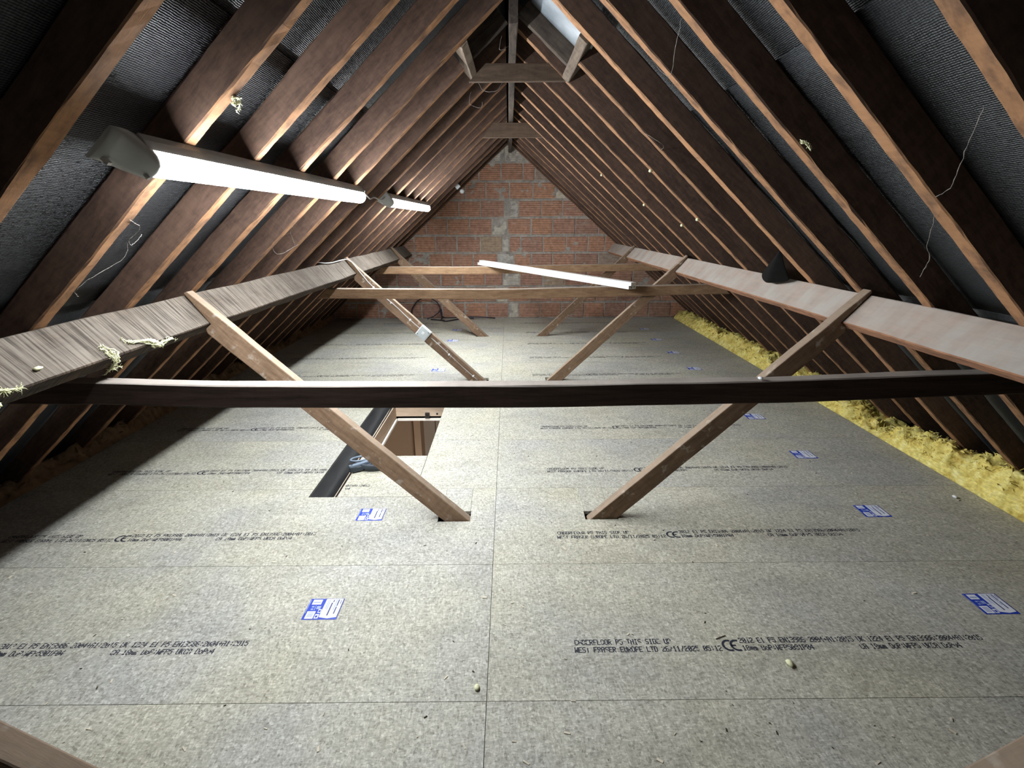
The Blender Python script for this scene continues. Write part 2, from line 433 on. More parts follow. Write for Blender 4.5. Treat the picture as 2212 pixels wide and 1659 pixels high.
def lettering_quads(seed):
    rnd = random.Random(seed); qs = []
    cw, chh = PITCHX / 6.0, CH / 7.0
    for x0, y0, txt in LINES:
        for i, chx in enumerate(txt):
            g = FONT[chx].split()
            for r, row in enumerate(g):
                c = 0
                while c < 5:
                    if row[c] == '1':
                        e = c
                        while e < 5 and row[e] == '1': e += 1
                        if rnd.random() > 0.05:
                            xa = x0 + i * PITCHX + c * cw; xb = x0 + i * PITCHX + e * cw
                            yb = y0 + (6 - r) * chh
                            qs.append((xa - 0.0007, xb + 0.0007, yb - 0.0001, yb + chh * 0.92))
                        c = e
                    else: c += 1
    return qs
def arc_quads(cx, cyy, r0, r1, a0, a1, n=12):
    out = []
    for i in range(n):
        p, q = a0 + (a1 - a0) * i / n, a0 + (a1 - a0) * (i + 1) / n
        out.append([(cx + r0 * math.cos(p), cyy + r0 * math.sin(p)), (cx + r1 * math.cos(p), cyy + r1 * math.sin(p)),
                    (cx + r1 * math.cos(q), cyy + r1 * math.sin(q)), (cx + r0 * math.cos(q), cyy + r0 * math.sin(q))])
    return out
def lettering(parent, ox, oy, seed, clip=None, z=0.0004, only=None):
    v = []; f = []
    def quad(pts):
        o = len(v); v.extend([(px, py, z) for px, py in pts]); f.append((o, o + 1, o + 2, o + 3))
    for (xa, xb, ya, yb) in lettering_quads(seed):
        xa += ox; xb += ox
        if clip and xb > clip: continue
        if only and xa < only: continue
        sl = 0.006
        quad([(xa, oy + ya + sl * (xa - ox)), (xb, oy + ya + sl * (xb - ox)), (xb, oy + yb + sl * (xb - ox)), (xa, oy + yb + sl * (xa - ox))])
    if not only:
        cxx, cyy = ox + 0.499, oy + 0.024
        for q in arc_quads(cxx, cyy, 0.0160, 0.0235, math.radians(68), math.radians(292)): quad(q)
        for q in arc_quads(cxx + 0.026, cyy, 0.0160, 0.0235, math.radians(68), math.radians(292)): quad(q)
        quad([(cxx + 0.006, cyy - 0.003), (cxx + 0.022, cyy - 0.003), (cxx + 0.022, cyy + 0.003), (cxx + 0.006, cyy + 0.003)])
    return mk('printed_lettering', v, f, 'ink', parent)

def sticker(parent, x0, y0, w=0.122, h=0.10, z=0.0006):
    v = []; f = []; fm = []
    def rect(u0, u1, v0, v1, mi, lift):
        o = len(v)
        v.extend([(x0 + w * a, y0 + h * b, z + lift * 0.00025) for a, b in ((u0, v0), (u1, v0), (u1, v1), (u0, v1))])
        f.append((o, o + 1, o + 2, o + 3)); fm.append(mi)
    rect(0, 1, 0, 1, 0, 0)
    rect(0.47, 0.965, 0.11, 0.985, 1, 1)
    o = len(v); v.extend([(x0 + w * a, y0 + h * b, z + 0.00025) for a, b in ((0.47, 0.11), (0.72, 0.05), (0.965, 0.11))]); f.append((o, o + 1, o + 2)); fm.append(1)
    rect(0.09, 0.36, 0.71, 0.955, 1, 1); rect(0.12, 0.33, 0.79, 0.84, 2, 2)
    rect(0.07, 0.31, 0.04, 0.39, 1, 1)
    for i in range(4): rect(0.11, 0.27, 0.12 + i * 0.06, 0.15 + i * 0.06, 2, 2)
    rect(0.13, 0.20, 0.45, 0.52, 2, 1); rect(0.13, 0.20, 0.57, 0.64, 2, 1); rect(0.23, 0.25, 0.44, 0.66, 2, 1)
    rect(0.28, 0.40, 0.49, 0.64, 2, 1); rect(0.37, 0.46, 0.31, 0.48, 1, 1); rect(0.385, 0.445, 0.34, 0.44, 0, 2)
    rect(0.34, 0.45, 0.05, 0.25, 1, 1); rect(0.36, 0.42, 0.09, 0.19, 0, 2)
    rect(0.015, 0.03, 0.3, 0.95, 2, 1)
    rect(0.66, 0.70, 0.18, 0.80, 3, 2); rect(0.69, 0.72, 0.82, 0.94, 3, 2)
    rect(0.775, 0.80, 0.42, 0.95, 2, 2); rect(0.83, 0.865, 0.26, 0.60, 3, 2); rect(0.83, 0.865, 0.64, 0.95, 3, 2)
    rect(0.54, 0.56, 0.5, 0.94, 2, 2); rect(0.585, 0.605, 0.45, 0.94, 2, 2); rect(0.91, 0.93, 0.74, 0.92, 3, 2)
    rect(0.975, 1.0, 0.1, 0.98, 3, 1)
    return mk('sticker', v, f, None, parent, None, False, ['sticker_blue', 'sticker_white', 'sticker_pale', 'sticker_navy'], fm)

for r in range(-4, 10):
    ya, yb = D0 + ROW * r + GAP, D0 + ROW * (r + 1) - GAP
    if r == 9: yb = YW - 0.002
    for side in (0, 1):
        xa = (XS - 2.4 if side == 0 else XS + GAP); xb = (XS - GAP if side == 0 else XS + 2.4)
        jitter = 0.0015 * ((r * 7 + side * 3) % 3 - 1)
        yo = 0.004 if side == 1 else 0.0
        rects = [(xa, xb, ya + yo * 0, yb + 0 * jitter)]
        fill = []
        for s in SLOTS:
            if s[3] <= ya or s[2] >= yb or s[1] <= xa or s[0] >= xb: continue
            if s[2] > 1.9 and s[2] < 2.1:   # nearest struts: slot runs back to the joint and is filled with an offcut
                hole = (s[0] + 0.012, s[1] - 0.004, s[2], yb + 0.01) if side == 0 else (s[0] + 0.004, s[1] - 0.03, s[2], yb + 0.01)
                rects = subtract(rects, hole)
                rects = subtract(rects, s)
                fill.append((hole[0] + GAP, hole[1] - 1.5 * GAP, s[3] + 0.0, yb))
            else:
                rects = subtract(rects, s)
        if side == 0:
            rects = subtract(rects, HATCH)
        # a panel cut in two by the hatch is two pieces
        groups = [rects]
        if side == 0 and ya > HATCH[2] - 0.1 and yb < HATCH[3] and r in (2, 3):
            groups = [[q for q in rects if q[1] <= HATCH[0] + 1e-6], [q for q in rects if q[0] >= HATCH[1] - 1e-6]]
        main = panel(groups[0])
        for g in groups[1:]: panel(g)
        for q in fill: panel([q])
        if -1 <= r <= 9:
            tx = (-2.2 if side == 0 else 0.207)
            clip = HATCH[0] - 0.004 if (side == 0 and r in (2, 3, 4)) else None
            if r < 9 or True:
                lettering(main, tx, D0 + ROW * r + 0.166, r * 2 + side, clip)
            if not (side == 0 and r in (2, 3, 4)) and r < 9:
                sticker(main, (-0.722 if side == 0 else 1.655) + 0.006 * ((r * 5 + side) % 3 - 1), D0 + ROW * r + 0.314)

# sub floor: top side of the ceiling below, with the hatch cut out
HL = (-0.875, -0.490, 2.200, 3.570)   # lined hatch opening
mb = MB()
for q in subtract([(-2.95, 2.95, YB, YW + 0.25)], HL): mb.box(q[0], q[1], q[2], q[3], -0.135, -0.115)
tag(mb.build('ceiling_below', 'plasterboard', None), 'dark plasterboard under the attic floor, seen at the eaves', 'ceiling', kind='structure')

# hallway seen through the hatch
hall = tag(empty('wall_hall'), 'brown painted hallway walls seen down through the loft hatch', 'wall', kind='structure')
mb = MB(); mb.box(-1.35, 0.4, 4.30, 4.38, -2.45, -0.136); mb.build('wall_panel', 'hall_wall_paint', hall)
mb = MB(); mb.box(-1.43, -1.35, 1.4, 4.38, -2.45, -0.136); mb.build('wall_panel', 'hall_wall_paint', hall)
mb = MB(); mb.box(0.4, 0.48, 1.4, 4.38, -2.45, -0.136); mb.build('wall_panel', 'hall_wall_paint', hall)
mb = MB(); mb.box(-1.43, 0.48, 1.32, 1.4, -2.45, -0.136); mb.build('wall_panel', 'hall_wall_paint', hall)
mb = MB(); mb.box(-0.86, -0.80, 4.10, 4.30, -2.45, -0.136); mb.build('pier', 'hall_wall_paint', hall)
tag(mk('floor_hall', *box_vf(-1.43, 0.48, 1.32, 4.38, -2.5, -2.45), 'hall_carpet'), 'brown hallway carpet far below the loft hatch', 'floor', kind='structure')
hl = bpy.data.lights.new('hall_lamp', 'AREA'); hl.energy = 26.0; hl.size = 0.3; hl.color = (1.0, 0.92, 0.82)  # added unseen source that brightens the hall below the hatch, no fixture
ho = bpy.data.objects.new('hall_lamp', hl); COL.objects.link(ho); ho.location = (-0.25, 2.0, -0.30); ho.rotation_euler = (math.radians(35), 0, 0)
door = tag(empty('door_1'), 'brown hallway door and frame seen down through the hatch', 'door', kind='structure')
mb = MB(); mb.box(-0.80, -0.695, 4.262, 4.298, -2.44, -0.3); mb.build('door_frame', 'hall_door_paint', door)
mb = MB(); mb.box(-0.688, 0.05, 4.270, 4.298, -2.44, -0.3); mb.build('door_leaf', 'hall_door_paint', door)
mb = MB(); mb.box(-0.645, 0.00, 4.264, 4.272, -2.30, -0.36); mb.build('door_panel', 'hall_door_paint', door, None, False, 0.004)

# ------------------------------------------------------------------ roof slopes
def felt_strip(parent, side, xa, xb, off, seed):
    fn = on_left if side == 0 else on_right
    nu, nv = 10, 150
    v = []; f = []
    th = 0.004
    for lay in (0, 1):
        for i in range(nu + 1):
            for j in range(nv + 1):
                x = xa + (xb - xa) * i / nu; y = YB + (YW - YB) * j / nv
                b = 0.006 * wob((x, y, 0), 2.3, seed) + 0.003 * wob((x, y, 0), 9, seed + 3)
                v.append(fn(x, y, off + b + lay * th))
    N = (nu + 1) * (nv + 1)
    for i in range(nu):
        for j in range(nv):
            a = i * (nv + 1) + j
            f.append((a, a + 1, a + nv + 2, a + nv + 1)); f.append((N + a, N + a + nv + 1, N + a + nv + 2, N + a + 1))
    for j in range(nv):
        for i in (0, nu):
            a = i * (nv + 1) + j; f.append((a, a + 1, N + a + 1, N + a))
    fr = frame_of(fn(xa, 0, off), TL if side == 0 else TR, NL if side == 0 else NR)
    return mk('felt_strip', v, f, 'roof_felt', parent, fr, True)
roof_l = tag(empty('ceiling_left'), 'black woven roofing felt on the left roof slope', 'roof', kind='structure')
roof_r = tag(empty('ceiling_right'), 'black woven roofing felt on the right roof slope', 'roof', kind='structure')
felt_strip(roof_l, 0, -0.72, 0.06, RD + 0.020, 1)
felt_strip(roof_l, 0, -1.48, -0.615, RD + 0.008, 2)
felt_strip(roof_l, 0, -2.90, -1.42, RD + 0.020, 3)
felt_strip(roof_r, 1, -0.03, 0.80, RD + 0.020, 4)
felt_strip(roof_r, 1, 0.70, 1.54, RD + 0.008, 5)
felt_strip(roof_r, 1, 1.48, 2.92, RD + 0.020, 6)

# ------------------------------------------------------------------ gable wall of bricks
def clip_poly(poly, a, b, c):
    """keep a*x + b*z <= c"""
    out = []
    for i in range(len(poly)):
        p, q = poly[i], poly[(i + 1) % len(poly)]
        dp, dq = a * p[0] + b * p[1] - c, a * q[0] + b * q[1] - c
        if dp <= 0: out.append(p)
        if dp * dq < 0:
            s = dp / (dp - dq); out.append((p[0] + s * (q[0] - p[0]), p[1] + s * (q[1] - p[1])))
    return out
gable = tag(empty('wall_gable'), 'triangular gable end wall of ribbed terracotta blocks and grey infill', 'wall', kind='structure')
ROOFLIFT = RD * 1.33 - 0.005
def clip_gable(poly):
    poly = clip_poly(poly, -MLS, 1, ZL + ROOFLIFT)
    if len(poly) > 2: poly = clip_poly(poly, MRS, 1, ZR + ROOFLIFT)
    return poly
wp = clip_gable([(-2.85, -0.115), (2.85, -0.115), (2.85, 2.6), (-2.85, 2.6)])
NXM, NZM = 190, 100
v = []; f = []
for b in range(NZM + 1):
    for a in range(NXM + 1):
        z = -0.115 + 2.45 * b / NZM
        hw_l, hw_r = (ZL + ROOFLIFT - z) / MLS, (ZR + ROOFLIFT - z) / MRS
        x = -max(0.01, hw_l) + (max(0.01, hw_l) + max(0.01, hw_r)) * a / NXM
        d = 0.003 + 0.010 * wob((x, 0, z), 6, 3) + 0.007 * wob((x, 0, z), 19, 4)
        v.append((x, YW - max(-0.006, min(0.011, d)), z))
for b in range(NZM):
    for a in range(NXM):
        q = b * (NXM + 1) + a; f.append((q, q + 1, q + NXM + 2, q + NXM + 1))
mk('mortar_bed', v, f, 'mortar', gable, Matrix.Translation((0, YW, 0)), True)
prism('backing', wp, lambda x, z: YW + 0.02, lambda x, z: YW + 0.15, 'mortar', Matrix.Translation((0, YW, 0)), gable, 0)
ZC = [0.012, 0.238, 0.462, 0.690, 0.918, 1.147, 1.374, 1.602, 1.830, 2.057]
JX = {9: [-.22, -.05, .18, .26], 8: [-.39, -.10, .19, .35, .50], 7: [-.57, -.30, .01, .32, .62, .77],
      6: [-.97, -.67, -.38, -.06, .13, .44, .72, 1.01], 5: [-1.12, -.83, -.53, -.23, -.02, .30, .59, .90, 1.21],
      4: [-1.29, -1.0, -.71, -.39, -.09, .005, .16, .47, .78, 1.08, 1.31], 3: [-1.37, -1.10, -.78, -.49, -.16, .07, .31, .60, .91, 1.23, 1.53],
      2: [-1.25, -.95, -.65, -.34, -.09, .15, .47, .77, 1.08, 1.40, 1.72, 2.05], 1: [-1.37, -1.07, -.78, -.48, -.18, -.01, .29, .60, .92, 1.22, 1.52, 1.83],
      0: [-1.54, -1.24, -.95, -.63, -.32, -.01, .13, .44, .74, 1.06, 1.35, 1.66, 1.98]}
INF = {9: {0, 1, 2}, 7: {4}, 6: {3}, 5: {3}, 4: {4}, 3: {4}, 2: {4}, 1: {4}, 0: {5}}
PALE = {3: {9}, 2: {6}, 4: {3}, 8: {3}}
rb = random.Random(3)
for ci, zb in enumerate(ZC):
    js = list(JX[ci]); nfirst = 0
    while js[0] > -2.7 and ci < 9: js.insert(0, js[0] - 0.312); nfirst += 1
    while js[-1] < 2.7 and ci < 9: js.append(js[-1] + 0.312)
    zt = zb + (0.197 if ci < 9 else 0.19)
    for i in range(len(js) - 1):
        k = i - nfirst
        xa, xb = js[i] + 0.007 + rb.uniform(0, .004), js[i + 1] - 0.007 - rb.uniform(0, .004)
        za, zc_ = zb + rb.uniform(-.004, .004), zt + rb.uniform(-.004, .004)
        poly = clip_gable([(xa, za), (xb, za + rb.uniform(-.004, .004)), (xb, zc_), (xa, zc_ + rb.uniform(-.004, .004))])
        if len(poly) < 3: continue
        area = abs(sum(poly[a][0] * poly[(a + 1) % len(poly)][1] - poly[(a + 1) % len(poly)][0] * poly[a][1] for a in range(len(poly)))) / 2
        if area < 0.0015: continue
        infill = k in INF.get(ci, ()); pale = k in PALE.get(ci, ())
        pr = rb.uniform(0.007, 0.014) if not infill else rb.uniform(0.002, 0.008)
        mat = 'stone_infill' if infill else ('pale_brick' if pale else 'terracotta')
        cx = sum(p[0] for p in poly) / len(poly)
        prism('brick', poly, lambda x, z: YW - pr, lambda x, z: YW + 0.10, mat, Matrix.Translation((cx, YW, zb)), gable, 0.004)

# back gable behind the camera
wp2 = clip_gable([(-2.85, -0.115), (2.85, -0.115), (2.85, 2.6), (-2.85, 2.6)])
tag(prism('wall_back', wp2, lambda x, z: YB - 0.15, lambda x, z: YB, 'mortar', Matrix.Translation((0, YB, 0)), None, 0),
    'plain gable wall closing the attic behind the viewer', 'wall', kind='structure')

# ------------------------------------------------------------------ rafters
ORD = ['nearest', 'second', 'third', 'fourth', 'fifth', 'sixth', 'seventh', 'eighth', 'ninth', 'tenth', 'eleventh', 'twelfth', 'thirteenth',
       'fourteenth', 'fifteenth', 'sixteenth', 'seventeenth', 'last, against the brick gable,']
DL = [1.067, 1.45, 1.826, 2.213, 2.618, 2.97, 3.33, 3.685, 4.06, 4.43, 4.81, 5.13, 5.48, 5.88, 6.24, 6.60, 6.95]
DR = [0.946, 1.28, 1.62, 1.965, 2.31, 2.63, 3.00, 3.37, 3.75, 4.11, 4.48, 4.84, 5.16, 5.65, 5.97, 6.33, 6.65, 6.95]
def rafter(side, i, D, n):
    sk = 0.045 if side == 0 else 0.085
    sk *= min(1.0, (6.95 - D) / 1.5)
    x0 = 0.012 if side == 0 else 0.040
    if side == 0 and 2.7 < D < 3.1: x0 = 0.225
    if side == 1 and 2.5 < D < 2.9: x0 = 0.325
    xe = 2.72
    fn = (lambda x, y: on_left(-x, y)) if side == 0 else on_right
    base = 0.86 if side == 0 else 0.75
    A = fn(x0, D + sk * (x0 - base)); B = fn(xe, D + sk * (xe - base))
    nn = NL if side == 0 else NR
    fr_y = frame_of(A, B - A, nn).col[1]
    s = 1 if fr_y[1] > 0 else -1
    y0, y1 = (0.0, 0.046) if s > 0 else (-0.046, 0.0)
    c0 = (MLS if side == 0 else MRS)
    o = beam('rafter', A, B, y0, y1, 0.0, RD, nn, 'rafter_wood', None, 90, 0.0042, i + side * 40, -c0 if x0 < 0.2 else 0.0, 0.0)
    w = 'last, against the brick gable,' if i == n - 1 else ('nearest to the viewer' if i == 0 else ORD[i] + ' from the viewer')
    sd = 'left' if side == 0 else 'right'
    if i == n - 1: lab = 'brown sawn rafter of the %s roof slope lying against the brick gable' % sd
    else: lab = 'brown sawn rafter of the %s roof slope, %s' % (sd, w)
    tag(o, lab, 'rafter', 'rafters of the %s roof slope' % sd)
for i, D in enumerate(DL): rafter(0, i, D, len(DL))
for i, D in enumerate(DR): rafter(1, i, D, len(DR))

# ridge boards
tag(beam('ridge_board', (0.026, 2.61, 2.150), (0.022, 6.99, 2.150), -0.020, 0.020, 0.0, 0.21, (0, 0, 1), 'dark_rafter_wood', None, 40, 0.004, 91),
    'weathered ridge board running along the roof apex to the gable', 'ridge board')
tag(beam('ridge_board', (0.026, YB + 0.02, 2.165), (0.026, 2.22, 2.165), -0.020, 0.020, 0.0, 0.20, (0, 0, 1), 'dark_rafter_wood', None, 30, 0.004, 92),
    'ridge board above the viewer ending short of the trimmed apex opening', 'ridge board')
# trimmed opening at the apex
tag(beam('trimmer', on_left(-0.207, 2.645), on_left(-0.197, 3.285), -0.030, 0.012, -0.004, 0.085, NL, 'trimmer_wood', None, 10, 0.003, 93),
    'short rough trimmer on the left of the apex opening', 'trimmer', 'trimmers of the apex opening')
tag(beam('trimmer', on_right(0.31, 2.330), on_right(0.305, 2.955), -0.020, 0.026, -0.008, 0.085, NR, 'trimmer_wood', None, 10, 0.003, 94),
    'short rough trimmer on the right of the apex opening', 'trimmer', 'trimmers of the apex opening')
def apex_board(side, D, x0, x1, depth, label, seed):
    fn = (lambda x, y: on_left(-x, y)) if side == 0 else on_right
    A, B = fn(x0, D), fn(x1, D); nn = NL if side == 0 else NR
    s = 1 if frame_of(A, B - A, nn).col[1][1] > 0 else -1
    y0, y1 = (0, 0.03) if s > 0 else (-0.03, 0)
    tag(beam('apex_board', A, B, y0, y1, 0, depth, nn, 'dark_rafter_wood', None, 8, 0.003, seed), label, 'board', 'short boards closing the apex opening')
apex_board(1, 2.76, 0.05, 0.285, 0.10, 'short dark board right of the ridge board, behind the upper tie', 95)
apex_board(0, 2.93, 0.0, 0.175, 0.10, 'short blackened board left of the ridge board, behind the upper tie', 96)
# pale sheet seen in the opening
v = []; f = []
nu, nv = 6, 8
for i in range(nu + 1):
    for j in range(nv + 1):
        x = 0.06 + 0.27 * i / nu; y = 2.362 + 0.39 * j / nv
        v.append(on_right(x, y, 0.078 + 0.008 * wob((x, y, 0), 7, 5)))
for lay in range(1):
    for i in range(nu):
        for j in range(nv):
            a = i * (nv + 1) + j; f.append((a, a + 1, a + nv + 2, a + nv + 1))
o = tag(mk('membrane_patch', v, f, 'grey_sheet', None, frame_of(on_right(0.06, 2.36), TR, NR), True), 'pale grey membrane patch between rafters at the apex opening', 'membrane')
sm = o.modifiers.new('solid', 'SOLIDIFY'); sm.thickness = 0.003

# upper ties
tag(prism('tie_board', [(-0.205, 2.003), (0.313, 2.010), (0.226, 2.090), (-0.115, 2.088)], lambda x, z: 2.962 + 0.03 * x, lambda x, z: 2.992 + 0.03 * x, 'tie_wood',
          Matrix.Translation((-0.2, 2.96, 2.0)), None, 0.002), 'nearer short tie board nailed across the rafters below the ridge', 'tie board', 'short tie boards under the ridge')
tag(prism('tie_board', [(-0.232, 2.022), (0.322, 2.022), (0.205, 2.142), (-0.130, 2.142)], lambda x, z: 4.90, lambda x, z: 4.93, 'tie_wood',
          Matrix.Translation((-0.2, 4.9, 2.0)), None, 0.002), 'farther short tie board below the ridge, in front of the gable', 'tie board', 'short tie boards under the ridge')

# ------------------------------------------------------------------ purlins
def purlin(side, x0, z0, width, thick, mat, label, seed, ya, yb):
    inn = -(NL if side == 0 else NR)
    A = V((x0, ya, z0)); B = V((x0, yb, z0))
    up = TL if side == 0 else TR
    fr = frame_of(A, B - A, up)
    s = 1 if V(fr.col[1][:3]).dot(inn) > 0 else -1
    y0, y1 = (0.001, width) if s > 0 else (-width, -0.001)
    o = beam('purlin', A, B, y0, y1, -thick, 0.0, up, mat, None, 90, 0.004, seed)
    return tag(o, label, 'purlin', 'purlins under the rafters')
purlin(0, -1.425, 1.008, 0.163, 0.068, 'purlin_wood_striped', 'left purlin, dusty beam with saw-cut stripes carrying the left rafters', 61, YB + 0.02, 6.99)
purlin(1, 1.44, 1.026, 0.146, 0.045, 'purlin_wood_smooth', 'right purlin, smooth dust-grey beam carrying the right rafters', 62, YB + 0.02, 7.02)

# ------------------------------------------------------------------ collars
def collar(xa, xb, yf, th, zpts, depth, label, seed, mat='collar_wood'):
    """zpts: list of (x, z of top edge)"""
    N = 40; v = []; f = []
    def zt(x):
        for (x0, z0), (x1, z1) in zip(zpts, zpts[1:]):
            if x <= x1:
                s = max(0, (x - x0) / (x1 - x0)); s2 = s * s * (3 - 2 * s) * 0.5 + s * 0.5
                return z0 + (z1 - z0) * s2
        return zpts[-1][1]
    fr = Matrix.Translation((xa, yf, zt(0.0)))
    e = 0.004
    for i in range(N + 1):
        x = xa + (xb - xa) * i / N
        z1 = zt(x); z0 = z1 - depth
        for yy, zz in ((e, 0), (th - e, 0), (th, e), (th, depth - e), (th - e, depth), (e, depth), (0, depth - e), (0, e)):
            xx = x
            if i == 0: xx = xa - (depth - zz) * 1.05
            if i == N: xx = xb + (depth - zz) * 1.05
            v.append((xx, yf + yy + 0.003 * wob((x, zz * 9, 0), 3, seed), z0 + zz + 0.003 * wob((x, yy * 30, zz * 9), 4, seed + 1)))
    for i in range(N):
        for k in range(8): f.append((i * 8 + k, i * 8 + (k + 1) % 8, (i + 1) * 8 + (k + 1) % 8, (i + 1) * 8 + k))
    f.append(tuple(range(8))); f.append(tuple(N * 8 + k for k in range(8)))
    return tag(mk('collar_beam', v, f, mat, None, fr), label, 'collar beam', 'horizontal collar beams')
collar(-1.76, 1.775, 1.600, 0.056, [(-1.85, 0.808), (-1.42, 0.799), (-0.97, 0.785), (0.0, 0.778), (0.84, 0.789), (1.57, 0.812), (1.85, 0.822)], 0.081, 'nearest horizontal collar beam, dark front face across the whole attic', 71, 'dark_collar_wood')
collar(-1.46, 1.70, 4.035, 0.055, [(-1.75, 0.805), (-0.03, 0.792), (1.0, 0.812), (1.75, 0.826)], 0.080, 'middle horizontal collar beam carrying the near end of the white batten', 72)
collar(-1.42, 1.66, 5.785, 0.05, [(-1.75, 0.831), (-0.5, 0.823), (1.5, 0.850)], 0.083, 'farthest horizontal collar beam in front of the brick gable', 73)

# ------------------------------------------------------------------ struts
def strut(side, foot, low, tip, low_top, y_foot, y_top, th, label, seed, px, pz, pw, proud=0.018):
    """foot / low: x at floor level of the upper and lower arris; tip: upper arris at the purlin top"""
    sgn = -1 if side == 0 else 1
    fx, lx = sgn * foot, sgn * low
    tx, tz = tip
    ax = V((tx - fx, 0, tz)); 
    def yy(x, z): return y_foot + (y_top - y_foot) * max(-0.1, z / tz)
    # extend below the floor
    ext = -0.11
    dx = (tx - fx) / tz
    lt = low_top; dl = (lt[0] - lx) / lt[1]
    inn = -(NL if side == 0 else NR); ups = TL if side == 0 else TR
    # purlin face corners
    p_top = V((px, 0, pz)) + ups * 0.002; p_bot = p_top + inn * (pw + 0.003); p_und = p_bot - ups * 0.03
    tip2 = p_top + ups * 0.004 - inn * 0.006
    poly = [(fx + dx * ext, ext)]
    K = 14
    for i in range(1, K):
        s = i / K; z = ext + (tz - ext) * s
        n = 0.0035 * wob((s * 5, seed, 0), 3.0, seed)
        poly.append((fx + dx * z + n, z))
    poly += [(tx, tz), (tip2.x, tip2.z), (p_bot.x, p_bot.z), (p_und.x, p_und.z)]
    zl0 = min(lt[1], p_und.z - 0.02)
    for i in range(0, K):
        s = i / K; z = zl0 + (ext - zl0) * s
        n = 0.004 * wob((s * 5, seed + 5, 0), 3.0, seed)
        poly.append((lx + dl * z + n, z))
    poly.append((lx + dl * ext, ext))
    fr = frame_of((fx, y_foot, 0), (tx - fx, y_top - y_foot, tz), (0, 0, 1))
    o = prism('strut', poly, lambda x, z: yy(x, z), lambda x, z: yy(x, z) + th, 'strut_wood', fr, None, 0.004)
    return tag(o, label, 'strut', 'diagonal struts under the purlins')
PL = dict(px=-1.425, pz=1.008, pw=0.163); PR = dict(px=1.44, pz=1.026, pw=0.146)
strut(0, 0.193, 0.311, (-1.408, 1.024), (-1.334, 0.845), 1.983, 2.195, 0.046, 'left diagonal strut crossing in front of the open hatch', 1, **PL)
strut(1, 0.375, 0.494, (1.432, 1.046), (1.366, 0.875), 1.991, 1.972, 0.050, 'right diagonal strut nearest the viewer, foot in the chipboard slot', 2, **PR)
strut(0, 0.217, 0.353, (-1.408, 1.024), (-1.338, 0.835), 4.108, 4.42, 0.048, 'left diagonal strut of the middle pair, carrying the junction box', 3, **PL)
strut(1, 0.329, 0.456, (1.432, 1.046), (1.366, 0.875), 4.100, 4.100, 0.048, 'right diagonal strut of the middle pair, under the batten end', 4, **PR)
strut(0, 0.258, 0.385, (-1.408, 1.024), (-1.338, 0.840), 5.850, 6.20, 0.044, 'left diagonal strut of the farthest pair before the gable', 5, **PL)
strut(1, 0.331, 0.455, (1.432, 1.046), (1.366, 0.875), 5.860, 5.860, 0.044, 'right diagonal strut of the farthest pair before the gable', 6, **PR)
strut(0, 0.200, 0.305, (-1.408, 1.024), (-1.334, 0.850), 0.560, 0.560, 0.048, 'strut cut off by the bottom left corner of the photo', 7, **PL)
strut(1, 0.350, 0.465, (1.432, 1.046), (1.366, 0.875), 0.556, 0.556, 0.048, 'strut cut off by the bottom right corner of the photo', 8, **PR)

